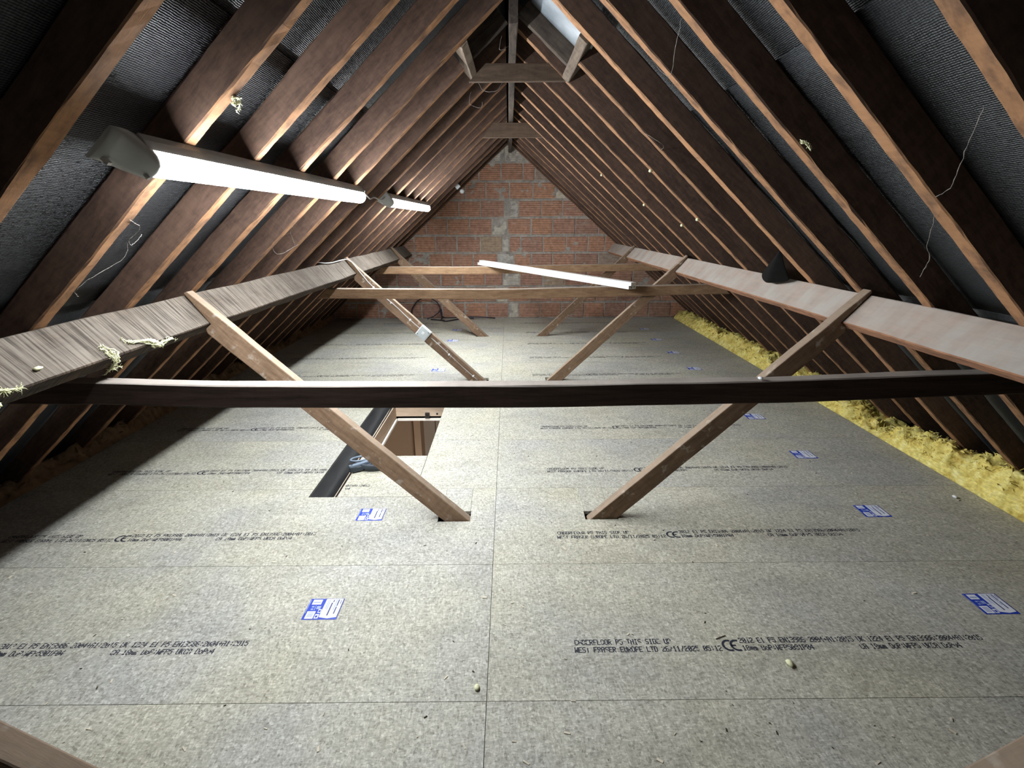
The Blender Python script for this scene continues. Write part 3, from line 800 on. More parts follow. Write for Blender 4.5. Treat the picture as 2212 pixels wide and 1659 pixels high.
# ------------------------------------------------------------------ lamps
def lamp(ya, yb, label):
    Q = on_left(-0.889, ya)
    inn = -NL
    fr = frame_of(Q, (0, 1, 0), inn)        # local x along the lamp, z inward from the rafters, y across
    root = empty('batten_light'); root.matrix_world = fr; WORLD[root.name] = fr
    tag(root, label, 'light', 'tubular batten lights on the left rafters')
    L = yb - ya
    # housing: trapezoid tray from the rafters to the diffuser rim
    prof = [(-0.044, 0.001), (0.044, 0.001), (0.042, 0.018), (0.035, 0.040), (-0.035, 0.040), (-0.042, 0.018)]
    n = len(prof); v = [fr @ V((x, a, b)) for x in (0.0, L) for a, b in prof]
    f = [tuple(range(n)), tuple(range(n, 2 * n))] + [(i, (i + 1) % n, (i + 1) % n + n, i + n) for i in range(n)]
    mk('housing', v, f, 'lamp_grey', root, fr)
    # diffuser: half round with domed far end
    v = []; f = []; K = 16; st = [(-0.0, 1.0), (L - 0.03, 1.0), (L - 0.012, 0.86), (L, 0.45)]
    for x, s in st:
        for k in range(K + 1):
            a = math.pi * k / K
            v.append(fr @ V((x, 0.034 * math.cos(a) * (s if s > .9 else s ** .5), 0.041 + 0.034 * math.sin(a) * s)))
    for i in range(len(st) - 1):
        for k in range(K): f.append((i * (K + 1) + k, i * (K + 1) + k + 1, (i + 1) * (K + 1) + k + 1, (i + 1) * (K + 1) + k))
    f.append(tuple((len(st) - 1) * (K + 1) + k for k in range(K + 1)))
    mk('diffuser', v, f, 'lamp_diffuser', root, fr, True)
    # near end cap: wedge shaped
    st = [(-0.085, 0.046, 0.012), (-0.060, 0.046, 0.022), (-0.030, 0.044, 0.050), (0.002, 0.0375, 0.0785), (0.012, 0.0372, 0.078)]
    v = []; f = []; K = 10
    for x, hw, h in st:
        v.append(fr @ V((x, hw, 0.0))); 
        for k in range(K + 1):
            a = math.pi * k / K
            ca, sa = math.cos(a), math.sin(a)
            v.append(fr @ V((x, hw * (abs(ca) ** 0.6) * (1 if ca >= 0 else -1), h * sa ** 0.6 if sa > 0 else 0.0)))
        v.append(fr @ V((x, -hw, 0.0)))
    M = K + 3
    for i in range(len(st) - 1):
        for k in range(M): f.append((i * M + k, i * M + (k + 1) % M, (i + 1) * M + (k + 1) % M, (i + 1) * M + k))
    f.append(tuple(range(M))); f.append(tuple((len(st) - 1) * M + k for k in range(M)))
    cap = mk('end_cap', v, f, 'lamp_grey', root, fr, True)
    mb = MB(); mb.obox(fr, -0.070, -0.058, -0.034, -0.026, 0.010, 0.034); mb.build('fixing_clip', 'metal_screw', cap, fr)
    mb = MB(); mb.obox(fr, L + 0.0, L + 0.03, -0.040, 0.040, 0.001, 0.030); mb.build('end_cap', 'lamp_grey', root, fr, False, 0.006)
    mb = MB()
    for k in range(1): mb.tube([fr @ V((-0.004, -0.016, 0.066)), fr @ V((-0.004, -0.017, 0.080))], 0.005, 8)
    mb.build('screw', 'metal_screw', cap, fr)
lamp(1.275, 3.105, 'nearer glowing tubular batten light fixed under the left rafters')
lamp(3.80, 5.60, 'farther glowing tubular batten light fixed under the left rafters')
mb = MB()
pts = []
for i in range(13):
    s = i / 12; p = on_left(-0.885, 3.13 + 0.60 * s, -0.02) + V((0, 0, -0.012 * math.sin(math.pi * s))) + V((0.006 * math.sin(s * 9), 0, 0.008 * math.sin(s * 14)))
    pts.append(p)
mb.tube(pts, 0.0045, 6)
tag(mb.build('link_cable', 'cable_grey', None, None, True), 'short grey cable linking the two batten lights', 'cable')

# ------------------------------------------------------------------ white batten resting on two collars
A = V((0.945, 3.85, 0.812)); B = V((-0.335, 5.98, 0.832))
fr = frame_of(A, B - A, (0, 0, 1)); L = (B - A).length
# local y points to the left of the run away from the viewer
prof = [(-0.0375, 0.0), (0.0375, 0.0), (0.0375, 0.026), (0.015, 0.026), (0.015, 0.050), (-0.0375, 0.050)]
root = empty('timber_batten'); root.matrix_world = fr; WORLD[root.name] = fr
tag(root, 'white primed rebated timber batten lying across two collar beams', 'batten')
n = 6
v = [fr @ V((x, a, b)) for x in (0.0, L) for a, b in prof]
f = [(0, 1, 2, 3, 4, 5), (6, 7, 8, 9, 10, 11)] + [(i, (i + 1) % n, (i + 1) % n + n, i + n) for i in range(n)]
mk('body', v, f, None, root, fr, False, ['white_primer', 'cut_wood_end'], [1, 1] + [0] * 6, 0.001)
mb = MB()
mb.obox(fr, -0.0012, -0.0004, 0.020, 0.034, 0.020, 0.023); mb.obox(fr, -0.0012, -0.0004, 0.0255, 0.0285, 0.006, 0.020)
mb.obox(fr, -0.0012, -0.0004, 0.004, 0.014, 0.006, 0.020); mb.obox(fr, -0.0012, -0.0004, -0.026, -0.012, 0.012, 0.020)
mb.build('end_marking', 'end_mark_ink', root, fr)

# ------------------------------------------------------------------ junction box and cable on the middle left strut
sx, sz = -1.408 + 0.217, 1.024
sdir = V((-1.408 + 0.217, 4.42 - 4.108, 1.024)).normalized()
def on_strut2(u, drop, out=0.0):
    """u: distance up from the foot along the upper arris; drop: across the front face"""
    foot_ = V((-0.217, 4.108, 0)); side = V((-sdir.z, 0, sdir.x)); side = side if side.z < 0 else -side
    front = V((0, -1, 0))
    return foot_ + sdir * u + V((side.x, 0, side.z)) * drop + front * out
fr = frame_of(on_strut2(0.665, 0.040, 0.001), sdir, (0, -1, 0))
root = empty('junction_box'); root.matrix_world = fr; WORLD[root.name] = fr
tag(root, 'square white junction box fixed on the middle left strut', 'junction box')
mb = MB(); mb.obox(fr, -0.052, 0.052, -0.052, 0.052, 0.0, 0.034); mb.build('body', 'white_plastic', root, fr, False, 0.004)
mb = MB(); mb.obox(fr, -0.046, 0.046, -0.046, 0.046, 0.034, 0.039); mb.build('cover', 'grey_plastic_cover', root, fr, False, 0.003)
mb = MB(); mb.obox(fr, -0.012, 0.012, -0.012, 0.012, 0.0385, 0.042); mb.build('emblem', 'white_plastic', root, fr, False, 0.002)
mb = MB()
for a, b in ((-0.034, -0.034), (0.034, 0.034)):
    mb = MB(); mb.tube([fr @ V((a, b, 0.0375)), fr @ V((a, b, 0.041))], 0.004, 8); mb.build('screw', 'black_iron', root, fr)
root = tag(empty('strut_cable'), 'grey cable clipped down the middle left strut from the purlin', 'cable')
mb = MB(); mb.tube([on_strut2(u, 0.036 + 0.004 * math.sin(u * 9), 0.005) for u in [0.05 + 0.06 * i for i in range(10)]], 0.0042, 6)
mb.build('lower_run', 'cable_grey', root, None, True)
mb = MB()
up_pts = [on_strut2(0.72 + 0.06 * i, 0.034 + 0.003 * math.sin(i), 0.006) for i in range(11)]
e1 = V((-1.39, 4.30, 1.035)); 
up_pts += [V((-1.345, 4.375, 0.985)), V((-1.375, 4.345, 1.012)), V((-1.398, 4.30, 1.010)), V((-1.402, 4.2, 1.008)), V((-1.400, 4.05, 1.006)), V((-1.408, 3.92, 1.012)), V((-1.45, 3.87, 1.02))]
mb.tube(up_pts, 0.0042, 6)
mb.build('upper_run', 'cable_grey', root, None, True)
for u in (0.10, 0.38, 0.83, 1.05, 1.25):
    fr = frame_of(on_strut2(u, 0.036, 0.001), sdir, (0, -1, 0))
    mb = MB(); mb.obox(fr, -0.007, 0.007, -0.009, 0.009, 0.0, 0.012); mb.build('cable_clip', 'white_plastic', root, fr, False, 0.003)

# ------------------------------------------------------------------ sensor by the gable
root = tag(empty('wall_sensor', (-0.62, 6.50, 1.72)), 'small white sensor with a domed head on a left rafter near the gable', 'sensor')
fr = frame_of((-0.625, 6.56, 1.722), (0.75, 0, 0.66), (0, -1, 0))
mb = MB(); mb.obox(fr, -0.028, 0.028, -0.026, 0.026, 0.0, 0.035); mb.build('base', 'white_plastic', root, fr, False, 0.004)
mb = MB(); mb.tube([V((-0.615, 6.55, 1.712)), V((-0.585, 6.535, 1.682))], 0.010, 8); mb.build('arm', 'black_iron', root)
v = []; f = []; K = 12; c0 = V((-0.570, 6.52, 1.667)); ax = V((0.2, -0.85, -0.45)).normalized(); a1 = ax.cross(V((0, 0, 1))).normalized(); a2 = ax.cross(a1)
for j in range(5):
    rr_, hh = 0.030 * math.cos(j * 0.36), 0.030 * math.sin(j * 0.36)
    for k in range(K): v.append(c0 + ax * hh + rr_ * (a1 * math.cos(2 * math.pi * k / K) + a2 * math.sin(2 * math.pi * k / K)))
for j in range(4):
    for k in range(K): f.append((j * K + k, j * K + (k + 1) % K, (j + 1) * K + (k + 1) % K, (j + 1) * K + k))
f.append(tuple(range(K))); f.append(tuple(4 * K + k for k in range(K)))
mk('dome', v, f, 'white_plastic', root, None, True)

# ------------------------------------------------------------------ loose cables by the gable
def smooth_path(pts, n=8):
    pts = [V(p) for p in pts]; out = []
    for i in range(len(pts) - 1):
        p0, p1, p2, p3 = pts[max(i - 1, 0)], pts[i], pts[i + 1], pts[min(i + 2, len(pts) - 1)]
        for k in range(n):
            t_ = k / n
            out.append(0.5 * ((2 * p1) + (p2 - p0) * t_ + (2 * p0 - 5 * p1 + 4 * p2 - p3) * t_ ** 2 + (3 * p1 - p0 - 3 * p2 + p3) * t_ ** 3))
    out.append(pts[-1]); return out
root = tag(empty('cable_loop', (-1.0, 6.9, 0.0)), 'dark loose cables looped on the floor against the gable', 'cable')
for pts in ([(-1.36, 6.98, 0.03), (-1.37, 6.98, 0.14), (-1.28, 6.98, 0.26), (-1.15, 6.97, 0.31), (-1.02, 6.97, 0.25), (-0.97, 6.96, 0.14), (-1.05, 6.93, 0.06), (-1.15, 6.90, 0.02)],
            [(-0.97, 6.97, 0.13), (-0.94, 6.95, 0.04), (-0.85, 6.93, 0.03), (-0.62, 6.96, 0.035), (-0.40, 6.98, 0.03), (-0.2, 6.99, 0.01)],
            [(-1.10, 6.92, 0.01), (-0.95, 6.85, 0.01), (-0.88, 6.78, 0.01), (-0.80, 6.84, 0.01), (-0.68, 6.93, 0.015), (-0.5, 6.95, 0.02)],
            [(-0.955, 6.96, 0.15), (-0.945, 6.92, 0.05), (-0.95, 6.86, 0.01), (-0.90, 6.83, 0.012)]):
    mb = MB(); mb.tube(smooth_path(pts), 0.0085, 6); mb.build('strand', 'cable_dark', root, None, True)
tag(mk('plaster_scrap', *box_vf(-1.43, -1.36, 6.70, 6.74, 0.0005, 0.07), 'white_plastic', None, None, bevel=0.01), 'small white scrap standing on the floor left of the cables', 'scrap')

# ------------------------------------------------------------------ hatch
hatch = tag(empty('hatch_frame', (-0.68, 2.9, -0.1)), 'pine lined loft hatch opening in the chipboard floor', 'hatch')
ZT, ZBm = -0.020, -0.135
mb = MB(); mb.box(-0.897, -0.875, 2.20, 3.592, ZBm, ZT); mb.build('lining', 'pine', hatch, frame_of((-0.9, 2.2, -0.1), (0, 1, 0), (0, 0, 1)))
mb = MB(); mb.box(-0.875, -0.470, 3.570, 3.592, ZBm, ZT); mb.build('lining', 'pine', hatch, frame_of((-0.9, 3.57, -0.1), (1, 0, 0), (0, 0, 1)))
mb = MB(); mb.box(-0.490, -0.470, 2.20, 3.570, ZBm, ZT); mb.build('lining', 'pine', hatch, frame_of((-0.49, 2.2, -0.1), (0, 1, 0), (0, 0, 1)))
mb = MB(); mb.box(-0.897, -0.470, 2.178, 2.20, ZBm, ZT); mb.build('lining', 'pine', hatch, frame_of((-0.9, 2.18, -0.1), (1, 0, 0), (0, 0, 1)))
mb = MB(); mb.box(-0.875, -0.863, 2.20, 3.570, ZBm - 0.012, ZBm + 0.006); mb.build('bead', 'white_primer', hatch)
mb = MB(); mb.box(-0.875, -0.490, 3.558, 3.570, ZBm - 0.012, ZBm + 0.006); mb.build('bead', 'white_primer', hatch)
mb = MB(); mb.box(-0.650, -0.618, 3.548, 3.570, -0.125, -0.085); mb.box(-0.642, -0.626, 3.540, 3.552, -0.112, -0.098); mb.build('latch', 'black_iron', hatch)
mb = MB(); mb.tube([V((-0.56, 3.571, -0.095)), V((-0.56, 3.566, -0.095))], 0.008, 8); mb.build('screw', 'black_iron', hatch)
mb = MB(); mb.tube([V((-0.876, 3.00, -0.075)), V((-0.870, 3.00, -0.075))], 0.007, 8); mb.build('screw', 'metal_screw', hatch)

def sheet(name, rows, mat, label, cat, nsub=6):
    """grid surface from rows of points, given a small thickness"""
    v = [V(p) for r_ in rows for p in r_]; nc = len(rows[0]); f = []
    for i in range(len(rows) - 1):
        for j in range(nc - 1): a = i * nc + j; f.append((a, a + 1, a + nc + 1, a + nc))
    o = mk(name, v, f, mat, None, None, True)
    s_ = o.modifiers.new('sub', 'SUBSURF'); s_.levels = 1; s_.render_levels = 2
    s2_ = o.modifiers.new('solid', 'SOLIDIFY'); s2_.thickness = 0.002; s2_.offset = -1
    return tag(o, label, cat)
rows = []
for i in range(26):
    y = 2.197 + 1.893 * i / 25; r_ = []
    for j in range(9):
        s = j / 8; x = -1.010 + 0.128 * s
        z = -0.004 - 0.030 * math.sin(math.pi * s) - 0.012 * s + 0.013 * wob((x * 2.2, y * 0.9, 0), 5, 2) * math.sin(math.pi * s)
        r_.append((x, y, min(z, -0.003)))
    rows.append(r_)
sheet('membrane_strip', rows, 'black_membrane', 'black plastic membrane strip along the left edge of the hatch', 'membrane')
rows = []
for i in range(8):
    y = 3.60 + 0.488 * i / 7
    rows.append([(-0.88 + 0.393 * j / 7, y, -0.022 - 0.02 * math.sin(i / 7 * 3.14) + 0.008 * wob((j, i, 0), .7, 4)) for j in range(8)])
sheet('membrane_sheet', rows, 'black_membrane', 'black plastic membrane behind the hatch lining, under the collar beam', 'membrane')
loose = tag(panel([(-0.868, -0.488, 2.199, 2.656)], -0.001, 0.018, 'loose_panel', None), 'loose chipboard offcut covering the front of the hatch', 'panel')
lettering(loose, -2.075, 2.262, 77, None, -0.0006, -0.860)

# blue-grey hand tool: two crossing arms with looped handles over a dark curved jaw
root = tag(empty('hand_tool', (-0.80, 2.50, 0.0)), 'blue-grey plastic hand tool with two handles on the loose offcut', 'hand tool')
def arm(path, w0, w1, zc, th, hole, name, mat):
    n = len(path); v = []; f = []
    P = [V((a, b, 0)) for a, b in path]
    for i, p in enumerate(P):
        d = (P[min(i + 1, n - 1)] - P[max(i - 1, 0)]).normalized(); a = V((-d.y, d.x, 0)); s = i / (n - 1)
        hw = (w0 + (w1 - w0) * s) * (0.55 + 0.45 * math.sin(min(1, s * 6) * math.pi / 2)) / 2
        z0 = zc[i] if isinstance(zc, list) else zc
        for q, z in ((p + a * hw, z0), (p - a * hw, z0), (p - a * hw * .8, z0 + th), (p + a * hw * .8, z0 + th)): v.append((q.x, q.y, z))
    for i in range(n - 1):
        for k in range(4): f.append((i * 4 + k, i * 4 + (k + 1) % 4, i * 4 + 4 + (k + 1) % 4, i * 4 + 4 + k))
    f.append((0, 1, 2, 3)); f.append(tuple((n - 1) * 4 + k for k in range(4)))
    return mk(name, v, f, mat, root, None, False, bevel=0.003)
def spath(pts): return [(p.x, p.y) for p in smooth_path([(a, b, 0) for a, b in pts], 5)]
lower = arm(spath([(-0.882, 2.448), (-0.85, 2.468), (-0.81, 2.50), (-0.775, 2.545), (-0.755, 2.585)]), 0.026, 0.034, 0.030, 0.014, True, 'handle', 'tool_blue_grey')
mb = MB(); ring = [(-0.845 + 0.055 * math.cos(a), 2.555 + 0.030 * math.sin(a) + 0.3 * 0.055 * math.cos(a), 0.034) for a in [2 * math.pi * k / 20 for k in range(21)]]
mb.tube(ring, 0.006, 6); mb.build('handle_loop', 'tool_blue_grey', root, None, True)
mb = MB(); mb.tube([V((-0.868, 2.456, 0.0435)), V((-0.868, 2.456, 0.046))], 0.006, 10); mb.build('handle_hole', 'tool_dark', lower)
mb = MB(); mb.tube([V((-0.785, 2.535, 0.020)), V((-0.785, 2.535, 0.058))], 0.011, 10); mb.build('pivot', 'tool_dark', root)
# dark curved jaw
v = []; f = []; K = 14
for k in range(K + 1):
    a = math.radians(200 + 150 * k / K)
    for r0, z in ((0.085, 0.001), (0.092, 0.038), (0.080, 0.040), (0.074, 0.001)):
        v.append((-0.768 + 1.15 * r0 * math.cos(a), 2.535 + 0.85 * r0 * math.sin(a), z))
for k in range(K):
    for j in range(4): f.append((k * 4 + j, k * 4 + (j + 1) % 4, k * 4 + 4 + (j + 1) % 4, k * 4 + 4 + j))
f.append((0, 1, 2, 3)); f.append(tuple(K * 4 + j for j in range(4)))
mk('jaw', v, f, 'tool_dark', root, None, True)
arm(spath([(-0.880, 2.447), (-0.84, 2.467), (-0.80, 2.492), (-0.77, 2.52)]), 0.024, 0.036, 0.004, 0.026, False, 'jaw_arm', 'tool_dark')

# ------------------------------------------------------------------ torn felt flap by the right purlin
rows = []
top = [on_right(1.285, 2.43, 0.05), on_right(1.36, 2.46, 0.06)]
apex = on_right(1.27, 2.415, 0.02)
bl = V((1.402, 2.80, 1.020)); bm_ = V((1.375, 2.66, 1.006)); br = V((1.405, 2.50, 1.030)); brt = V((1.440, 2.47, 1.07))
for i in range(7):
    s = i / 6; r_ = []
    for j in range(7):
        q = j / 6
        bot = bl.lerp(bm_, q * 2) if q < .5 else bm_.lerp(br, q * 2 - 1)
        p = apex.lerp(bot, s) - NR * 0.03 * math.sin(math.pi * s * 0.8) * (0.4 + q * (1 - q) * 2)
        if s > 0.8 and (q < 0.15): p += V((-0.006, -0.02, 0.012))
        r_.append(p + V((0.0, 0.012 * (q - .5) * (1 - s), 0)))
    rows.append(r_)
sheet('felt_flap', rows, 'torn_felt', 'torn black felt flap hanging over the right purlin', 'felt flap')

# ------------------------------------------------------------------ glass wool at the eaves
def wool(side, label, seed, mat='glass_wool'):
    rnd = random.Random(seed); sgn = -1 if side == 0 else 1
    xe = (XS - 2.4 if side == 0 else XS + 2.4)
    nv, nu = 620, 26
    v = []; f = []
    y_a, y_b = 0.2, 7.0
    for j in range(nv + 1):
        y = y_a + (y_b - y_a) * j / nv
        h = 0.085 + 0.075 * wob((y, 0, 0), 1.7, seed) + 0.05 * wob((y, 0, 0), 5.0, seed + 1)
        if side == 1:
            h += 0.05 * math.exp(-((y - 2.2) / 0.5) ** 2) - 0.11 * math.exp(-((y - 3.02) / 0.16) ** 2) + 0.05 * math.exp(-((y - 3.4) / 0.18) ** 2)
        h = max(0.012, h)
        for i in range(nu + 1):
            s = i / nu
            x = xe + sgn * (0.004 + 0.34 * s)
            prof = (1 - (1 - min(1, s / 0.28)) ** 2.0) * (1.0 if s < 0.45 else max(0.0, 1 - ((s - 0.45) / 0.55) ** 1.6))
            z = -0.016 + prof * (h + 0.02)
            lx = 0.045 * wob((x, y, z), 11, seed + 2) + 0.022 * wob((x, y, z), 34, seed + 3)
            lz = 0.050 * wob((x, y, z), 9, seed + 4) + 0.030 * wob((x, y, z), 24, seed + 5) + 0.016 * wob((x, y, z), 60, seed + 8)
            ly = 0.030 * wob((x, y, z), 14, seed + 6)
            env = min(1, s / 0.10) 
            xx = x + sgn * abs(lx) * env * 0.8 if s < 0.2 else x + lx
            z2 = z + lz * (0.25 + 0.75 * min(1, s / 0.12))
            lim = (ZL - MLS * abs(xx) if side == 0 else ZR - MRS * abs(xx)) + 0.06
            if s < 0.06: z2 = max(z2, -0.016); xx = max(abs(xx), abs(xe) + 0.003) * sgn
            v.append((xx, y + ly, min(z2, max(-0.10, lim))))
    for j in range(nv):
        for i in range(nu):
            a = j * (nu + 1) + i; f.append((a, a + 1, a + nu + 2, a + nu + 1))
    nbody = len(f)
    # loose fibre tufts
    for q in range(5200):
        j = rnd.randrange(nv); i = rnd.randrange(2, int(nu * 0.75))
        p = V(v[j * (nu + 1) + i])
        L = rnd.uniform(0.010, 0.040) * (1.8 if rnd.random() < 0.06 else 1)
        d = V((sgn * rnd.uniform(-0.7, 0.6), rnd.uniform(-1, 1), rnd.uniform(0.1, 1.0))).normalized()
        e = d.cross(V((rnd.uniform(-1, 1), rnd.uniform(-1, 1), rnd.uniform(-1, 1))))
        if e.length < 0.05: continue
        e = e.normalized() * rnd.uniform(0.001, 0.0055); bend = V((rnd.uniform(-.4, .4), rnd.uniform(-.4, .4), -0.35)) * L
        p2 = p + d * L * 0.55; p3 = p + d * L + bend * 0.6
        lim = (ZL - MLS * abs(p3.x) if side == 0 else ZR - MRS * abs(p3.x)) + 0.05
        if p3.z > lim: continue
        o = len(v); v.extend([tuple(p - e), tuple(p + e), tuple(p2 + e * .8), tuple(p2 - e * .8), tuple(p3)])
        f.append((o, o + 1, o + 2, o + 3)); f.append((o + 3, o + 2, o + 4))
    o = mk('glass_wool', v, f, mat, None, None, False)
    for p in o.data.polygons: p.use_smooth = True
    return tag(o, label, 'insulation', kind='stuff')
wool(1, 'yellow glass wool insulation heaped along the right edge of the floor', 11)
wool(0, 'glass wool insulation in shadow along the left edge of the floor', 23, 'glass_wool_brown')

# tufts of wool caught on the timbers
def tuft(name, strands, label, mat='glass_wool_pale', fuzz=60, seed=1, spread=0.015):
    rnd = random.Random(seed); mb = MB()
    for pts, r0, r1 in strands:
        sp_ = smooth_path(pts, 6); n_ = len(sp_)
        rr_ = [max(0.0006, 0.6 * (r0 + (r1 - r0) * i / (n_ - 1)) * (0.45 + 1.1 * rnd.random())) for i in range(n_)]
        sp_ = [p + V((rnd.gauss(0, 1), rnd.gauss(0, 1), rnd.gauss(0, 1))) * 0.0012 for p in sp_]
        for q in range(9):
            o_ = V((rnd.gauss(0, 1), rnd.gauss(0, 1), rnd.gauss(0, 1)))
            a_, b_ = sorted((rnd.randrange(0, max(1, n_ // 3)), rnd.randrange(2 * n_ // 3, n_)))
            mb.tube([sp_[i] + o_ * rr_[i] * 0.75 + V((rnd.gauss(0, 1), rnd.gauss(0, 1), rnd.gauss(0, 1))) * rr_[i] * 0.3 for i in range(a_, b_ + 1)],
                    [rr_[i] * rnd.uniform(0.22, 0.5) for i in range(a_, b_ + 1)], 4)
        for k in range(fuzz // max(1, len(strands))):
            i = rnd.randrange(n_); p = sp_[i]; d = V((rnd.gauss(0, 1), rnd.gauss(0, 1), rnd.gauss(0, 1))).normalized()
            l_ = rnd.uniform(0.3, 1.2) * spread
            mb.tube([p, p + d * l_ * 0.6, p + d * l_ + V((0, 0, -0.2 * l_))], [0.0012, 0.0008, 0.0003], 3)
    return tag(mb.build(name, mat, None, None, True), label, 'wool tuft', 'tufts of glass wool caught on timbers')
pu = lambda y, w_, o_: V((-1.425, y, 1.008)) + V((0.659, 0, -0.752)) * w_ + V((0.752, 0, 0.659)) * o_
tuft('wool_tuft', [([pu(1.60, 0.115, .006), pu(1.61, 0.150, .010), pu(1.615, 0.170, .004), pu(1.625, 0.170, -.02), pu(1.635, 0.172, -.055), pu(1.64, 0.17, -.10)], 0.012, 0.0035),
                   ([pu(1.60, 0.12, .006), pu(1.595, 0.155, .008), pu(1.61, 0.175, -.005), pu(1.622, 0.175, -.03)], 0.008, 0.003),
                   ([pu(1.69, 0.115, .004), pu(1.71, 0.135, .008), pu(1.76, 0.150, .012), pu(1.79, 0.166, .010), pu(1.82, 0.172, -.004), pu(1.86, 0.168, .0)], 0.004, 0.011),
                   ([pu(1.78, 0.15, .008), pu(1.80, 0.172, .006), pu(1.84, 0.176, -.008), pu(1.88, 0.170, .004), pu(1.93, 0.175, -.008)], 0.014, 0.002),
                   ([pu(1.638, 0.172, -.07), pu(1.66, 0.175, -.066), pu(1.69, 0.175, -.068)], 0.0016, 0.0006)],
     'pale yellow wool tuft hanging off the left purlin above the near collar', fuzz=170, seed=4, spread=0.014)
tuft('wool_tuft', [([pu(1.17, 0.150, .008), pu(1.195, 0.168, -.005), pu(1.21, 0.170, -.03), pu(1.20, 0.172, -.05)], 0.020, 0.012),
                   ([pu(1.20, 0.14, .004), pu(1.24, 0.158, .006), pu(1.28, 0.163, .004)], 0.010, 0.003)],
     'yellow wool tuft on the left purlin at the left photo edge', fuzz=160, seed=5, spread=0.018)
tuft('wool_tuft', [([on_left(-0.722, 1.475, -.004), on_left(-0.735, 1.49, -.010), on_left(-0.728, 1.515, -.006), on_left(-0.745, 1.525, -.008)], 0.006, 0.002),
                   ([on_left(-0.722, 1.475, -.004), on_left(-0.718, 1.50, -.008)], 0.005, 0.002)], 'pale wool scrap stuck on a left rafter above the nearer light', fuzz=50, seed=6, spread=0.012)
tuft('wool_tuft', [([on_right(0.865, 1.615, .004), on_right(0.878, 1.612, .012), on_right(0.89, 1.608, .008)], 0.006, 0.010)], 'yellow wool scrap stuck on the third right rafter', fuzz=24, seed=7, spread=0.008)
def pebble(loc, r, label, mat, seed, cat='crumb', flat=0.6, name='wool_crumb', grp=None):
    mb = MB(); v = []; f = []; K, M = 8, 5
    for j in range(M + 1):
        th_ = math.pi * j / M
        for k in range(K):
            a = 2 * math.pi * k / K; d = V((math.sin(th_) * math.cos(a), 1.5 * math.sin(th_) * math.sin(a), flat * math.cos(th_)))
            d *= r * (1 + 0.3 * wob(d * 2, 1.0, seed)); v.append(V(loc) + d)
    for j in range(M):
        for k in range(K): f.append((j * K + k, j * K + (k + 1) % K, (j + 1) * K + (k + 1) % K, (j + 1) * K + k))
    mb.add(v, f)
    return tag(mb.build(name, mat, None, None, True), label, cat, grp)
g = 'crumbs lying about'
pebble((0.861, 1.189, 0.006), 0.010, 'long pale crumb on the floor right of centre, below the lettering', 'glass_wool_pale', 1, grp=g)
pebble((-0.102, 1.115, 0.005), 0.008, 'small yellow crumb on the floor beside the centre joint', 'glass_wool_pale', 2, grp=g)
pebble((2.199, 2.151, 0.006), 0.009, 'pale crumb on the floor near the right insulation edge', 'white_plastic', 3, grp=g)
pebble(pu(1.362, 0.125, .006), 0.009, 'cream pellet stuck on the left purlin face', 'glass_wool_pale', 4, grp=g)
pebble((0.855, 1.612, 0.797), 0.008, 'white curled shaving on the near collar beam, right side', 'white_plastic', 5, grp=g)
for (x_, y_, lab) in ((1.10, 3.02, 'cream cocoon on a right rafter above the felt flap'), (0.98, 3.78, 'cream cocoon on a right rafter near the middle of the slope'), (1.14, 3.40, 'cream cocoon low on the eighth right rafter'),
                      (0.72, 4.11, 'cream cocoon high on the tenth right rafter'), (0.80, 3.00, 'cream cocoon high on the seventh right rafter')):
    pebble(on_right(x_, y_ + 0.02, -0.006), 0.009, lab, 'glass_wool_pale', int(x_ * 100), 'cocoon', 1.0, 'cocoon', 'cocoons on the right rafters')

# ------------------------------------------------------------------ cobwebs
def web(name, paths, label, r=0.0016):
    r *= 0.6
    mb = MB(); rnd = random.Random(len(label))
    for pts in paths:
        sp_ = smooth_path(pts, 7)
        mb.tube([p + V((rnd.gauss(0, 1), rnd.gauss(0, 1), rnd.gauss(0, 1))) * 0.0010 for p in sp_], [r * rnd.uniform(.5, 1.2) for _ in sp_], 5)
    return tag(mb.build(name, 'cobweb', None, None, True), label, 'cobweb', 'cobwebs in the roof')
web('cobweb', [[on_right(1.055, 1.305, .002), on_right(1.04, 1.26, .02), on_right(0.98, 1.20, .05), on_right(0.93, 1.15, .085)]], 'curved cobweb strand beside the second right rafter', 0.0018)
web('cobweb', [[on_right(1.09, 1.36, .02), on_right(1.14, 1.42, .03), on_right(1.22, 1.52, .03), on_right(1.27, 1.56, .03), on_right(1.325, 1.63, .01)]], 'hanging dusty cobweb strand between second and third right rafters', 0.0024)
web('cobweb', [[on_left(-1.07, 1.48, -.002), on_left(-1.10, 1.56, .0), on_left(-1.15, 1.58, .01), on_left(-1.20, 1.60, .0), on_left(-1.26, 1.52, -.004)],
               [on_left(-1.15, 1.58, .01), on_left(-1.17, 1.62, .015), on_left(-1.15, 1.66, .03)],
               [on_left(-1.26, 1.52, -.004), on_left(-1.30, 1.51, -.002), on_left(-1.33, 1.55, .0)]], 'dusty cobweb along the lower part of the second left rafter')
web('cobweb', [[on_left(-1.10, 2.66, -.001), on_left(-1.16, 2.80, .02), on_left(-1.22, 2.95, .0)], [on_left(-1.16, 2.80, .02), on_left(-1.20, 2.85, .05)],
               [on_left(-1.22, 2.66, -.001), on_left(-1.26, 2.80, -.012), on_left(-1.22, 2.99, -.001)]], 'thin cobweb spanning left rafters below the nearer light')
web('cobweb', [[V((-0.16, 3.02, 2.02)), V((-0.13, 3.02, 1.975)), V((-0.06, 3.02, 1.975)), V((-0.03, 3.03, 2.02))]], 'cobweb loop hanging under the nearer tie board', 0.002)
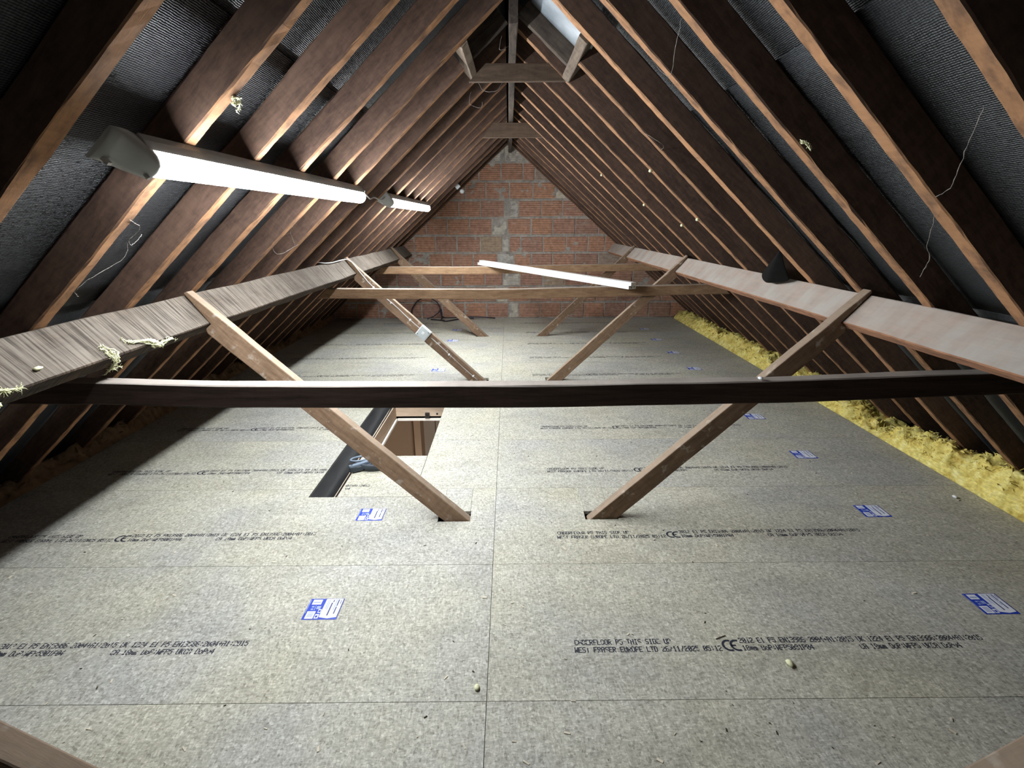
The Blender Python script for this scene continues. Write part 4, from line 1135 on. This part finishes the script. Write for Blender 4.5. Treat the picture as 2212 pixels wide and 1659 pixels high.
web('cobweb', [[V((-0.20, 3.05, 1.98)), V((-0.21, 3.05, 1.92)), V((-0.15, 3.05, 1.90)), V((-0.14, 3.05, 1.93))]], 'cobweb hook dangling left of and below the nearer tie board', 0.002)
web('cobweb', [[V((0.006, 2.95, 2.16)), V((-0.04, 2.90, 2.13)), V((-0.03, 2.90, 2.19))]], 'cobweb strand beside the ridge board above the nearer tie board', 0.002)
web('cobweb', [[on_right(0.50, 1.99, .0), on_right(0.56, 1.90, -.03), on_right(0.53, 1.78, -.02), on_right(0.49, 1.65, .0)]], 'loose cobweb loop between third and fourth right rafters high up', 0.0014)
web('cobweb', [[on_right(0.62, 2.66, -.001), on_right(0.65, 2.60, -.01), on_right(0.72, 2.52, -.01), on_right(0.74, 2.66, -.001)]], 'cobweb between fifth and sixth right rafters', 0.0014)

# ------------------------------------------------------------------ floor litter: wood chips and dust specks
def litter(name, n_, cols, label, seed, smin, smax):
    rnd = random.Random(seed); mb = MB()
    for i in range(n_):
        y = 0.85 + (rnd.random() ** 1.6) * 4.5; x = rnd.uniform(-2.0, 2.2)
        if HATCH[0] - .02 < x < HATCH[1] + .02 and HATCH[2] - .02 < y < HATCH[3]: continue
        a = rnd.uniform(0, math.pi); L = rnd.uniform(smin, smax); wd = L * rnd.uniform(0.12, 0.5)
        fr_ = frame_of((x, y, 0.0004), (math.cos(a), math.sin(a), rnd.uniform(0, .12)), (0, 0, 1))
        mb.obox(fr_, -L / 2, L / 2, -wd / 2, wd / 2, 0, 0.0016)
    return tag(mb.build(name, cols), label, 'litter', kind='stuff')
litter('wood_chips', 210, 'sawdust_light', 'pale wood chips strewn over the chipboard floor', 5, 0.004, 0.018)
litter('dust_specks', 150, 'sawdust_dark', 'dark specks of dirt strewn over the chipboard floor', 6, 0.003, 0.010)
tag(mk('twig', *box_vf(0.0, 0.040, -0.0009, 0.0009, 0, 0.002), 'sawdust_dark', None, frame_of((0, 0, 0), (1, 0, 0), (0, 0, 1))), 'tiny dark splinter on the floor above the near right lettering', 'splinter').matrix_world = frame_of((0.672, 1.288, 0.0008), (0.9, 0.35, 0), (0, 0, 1))
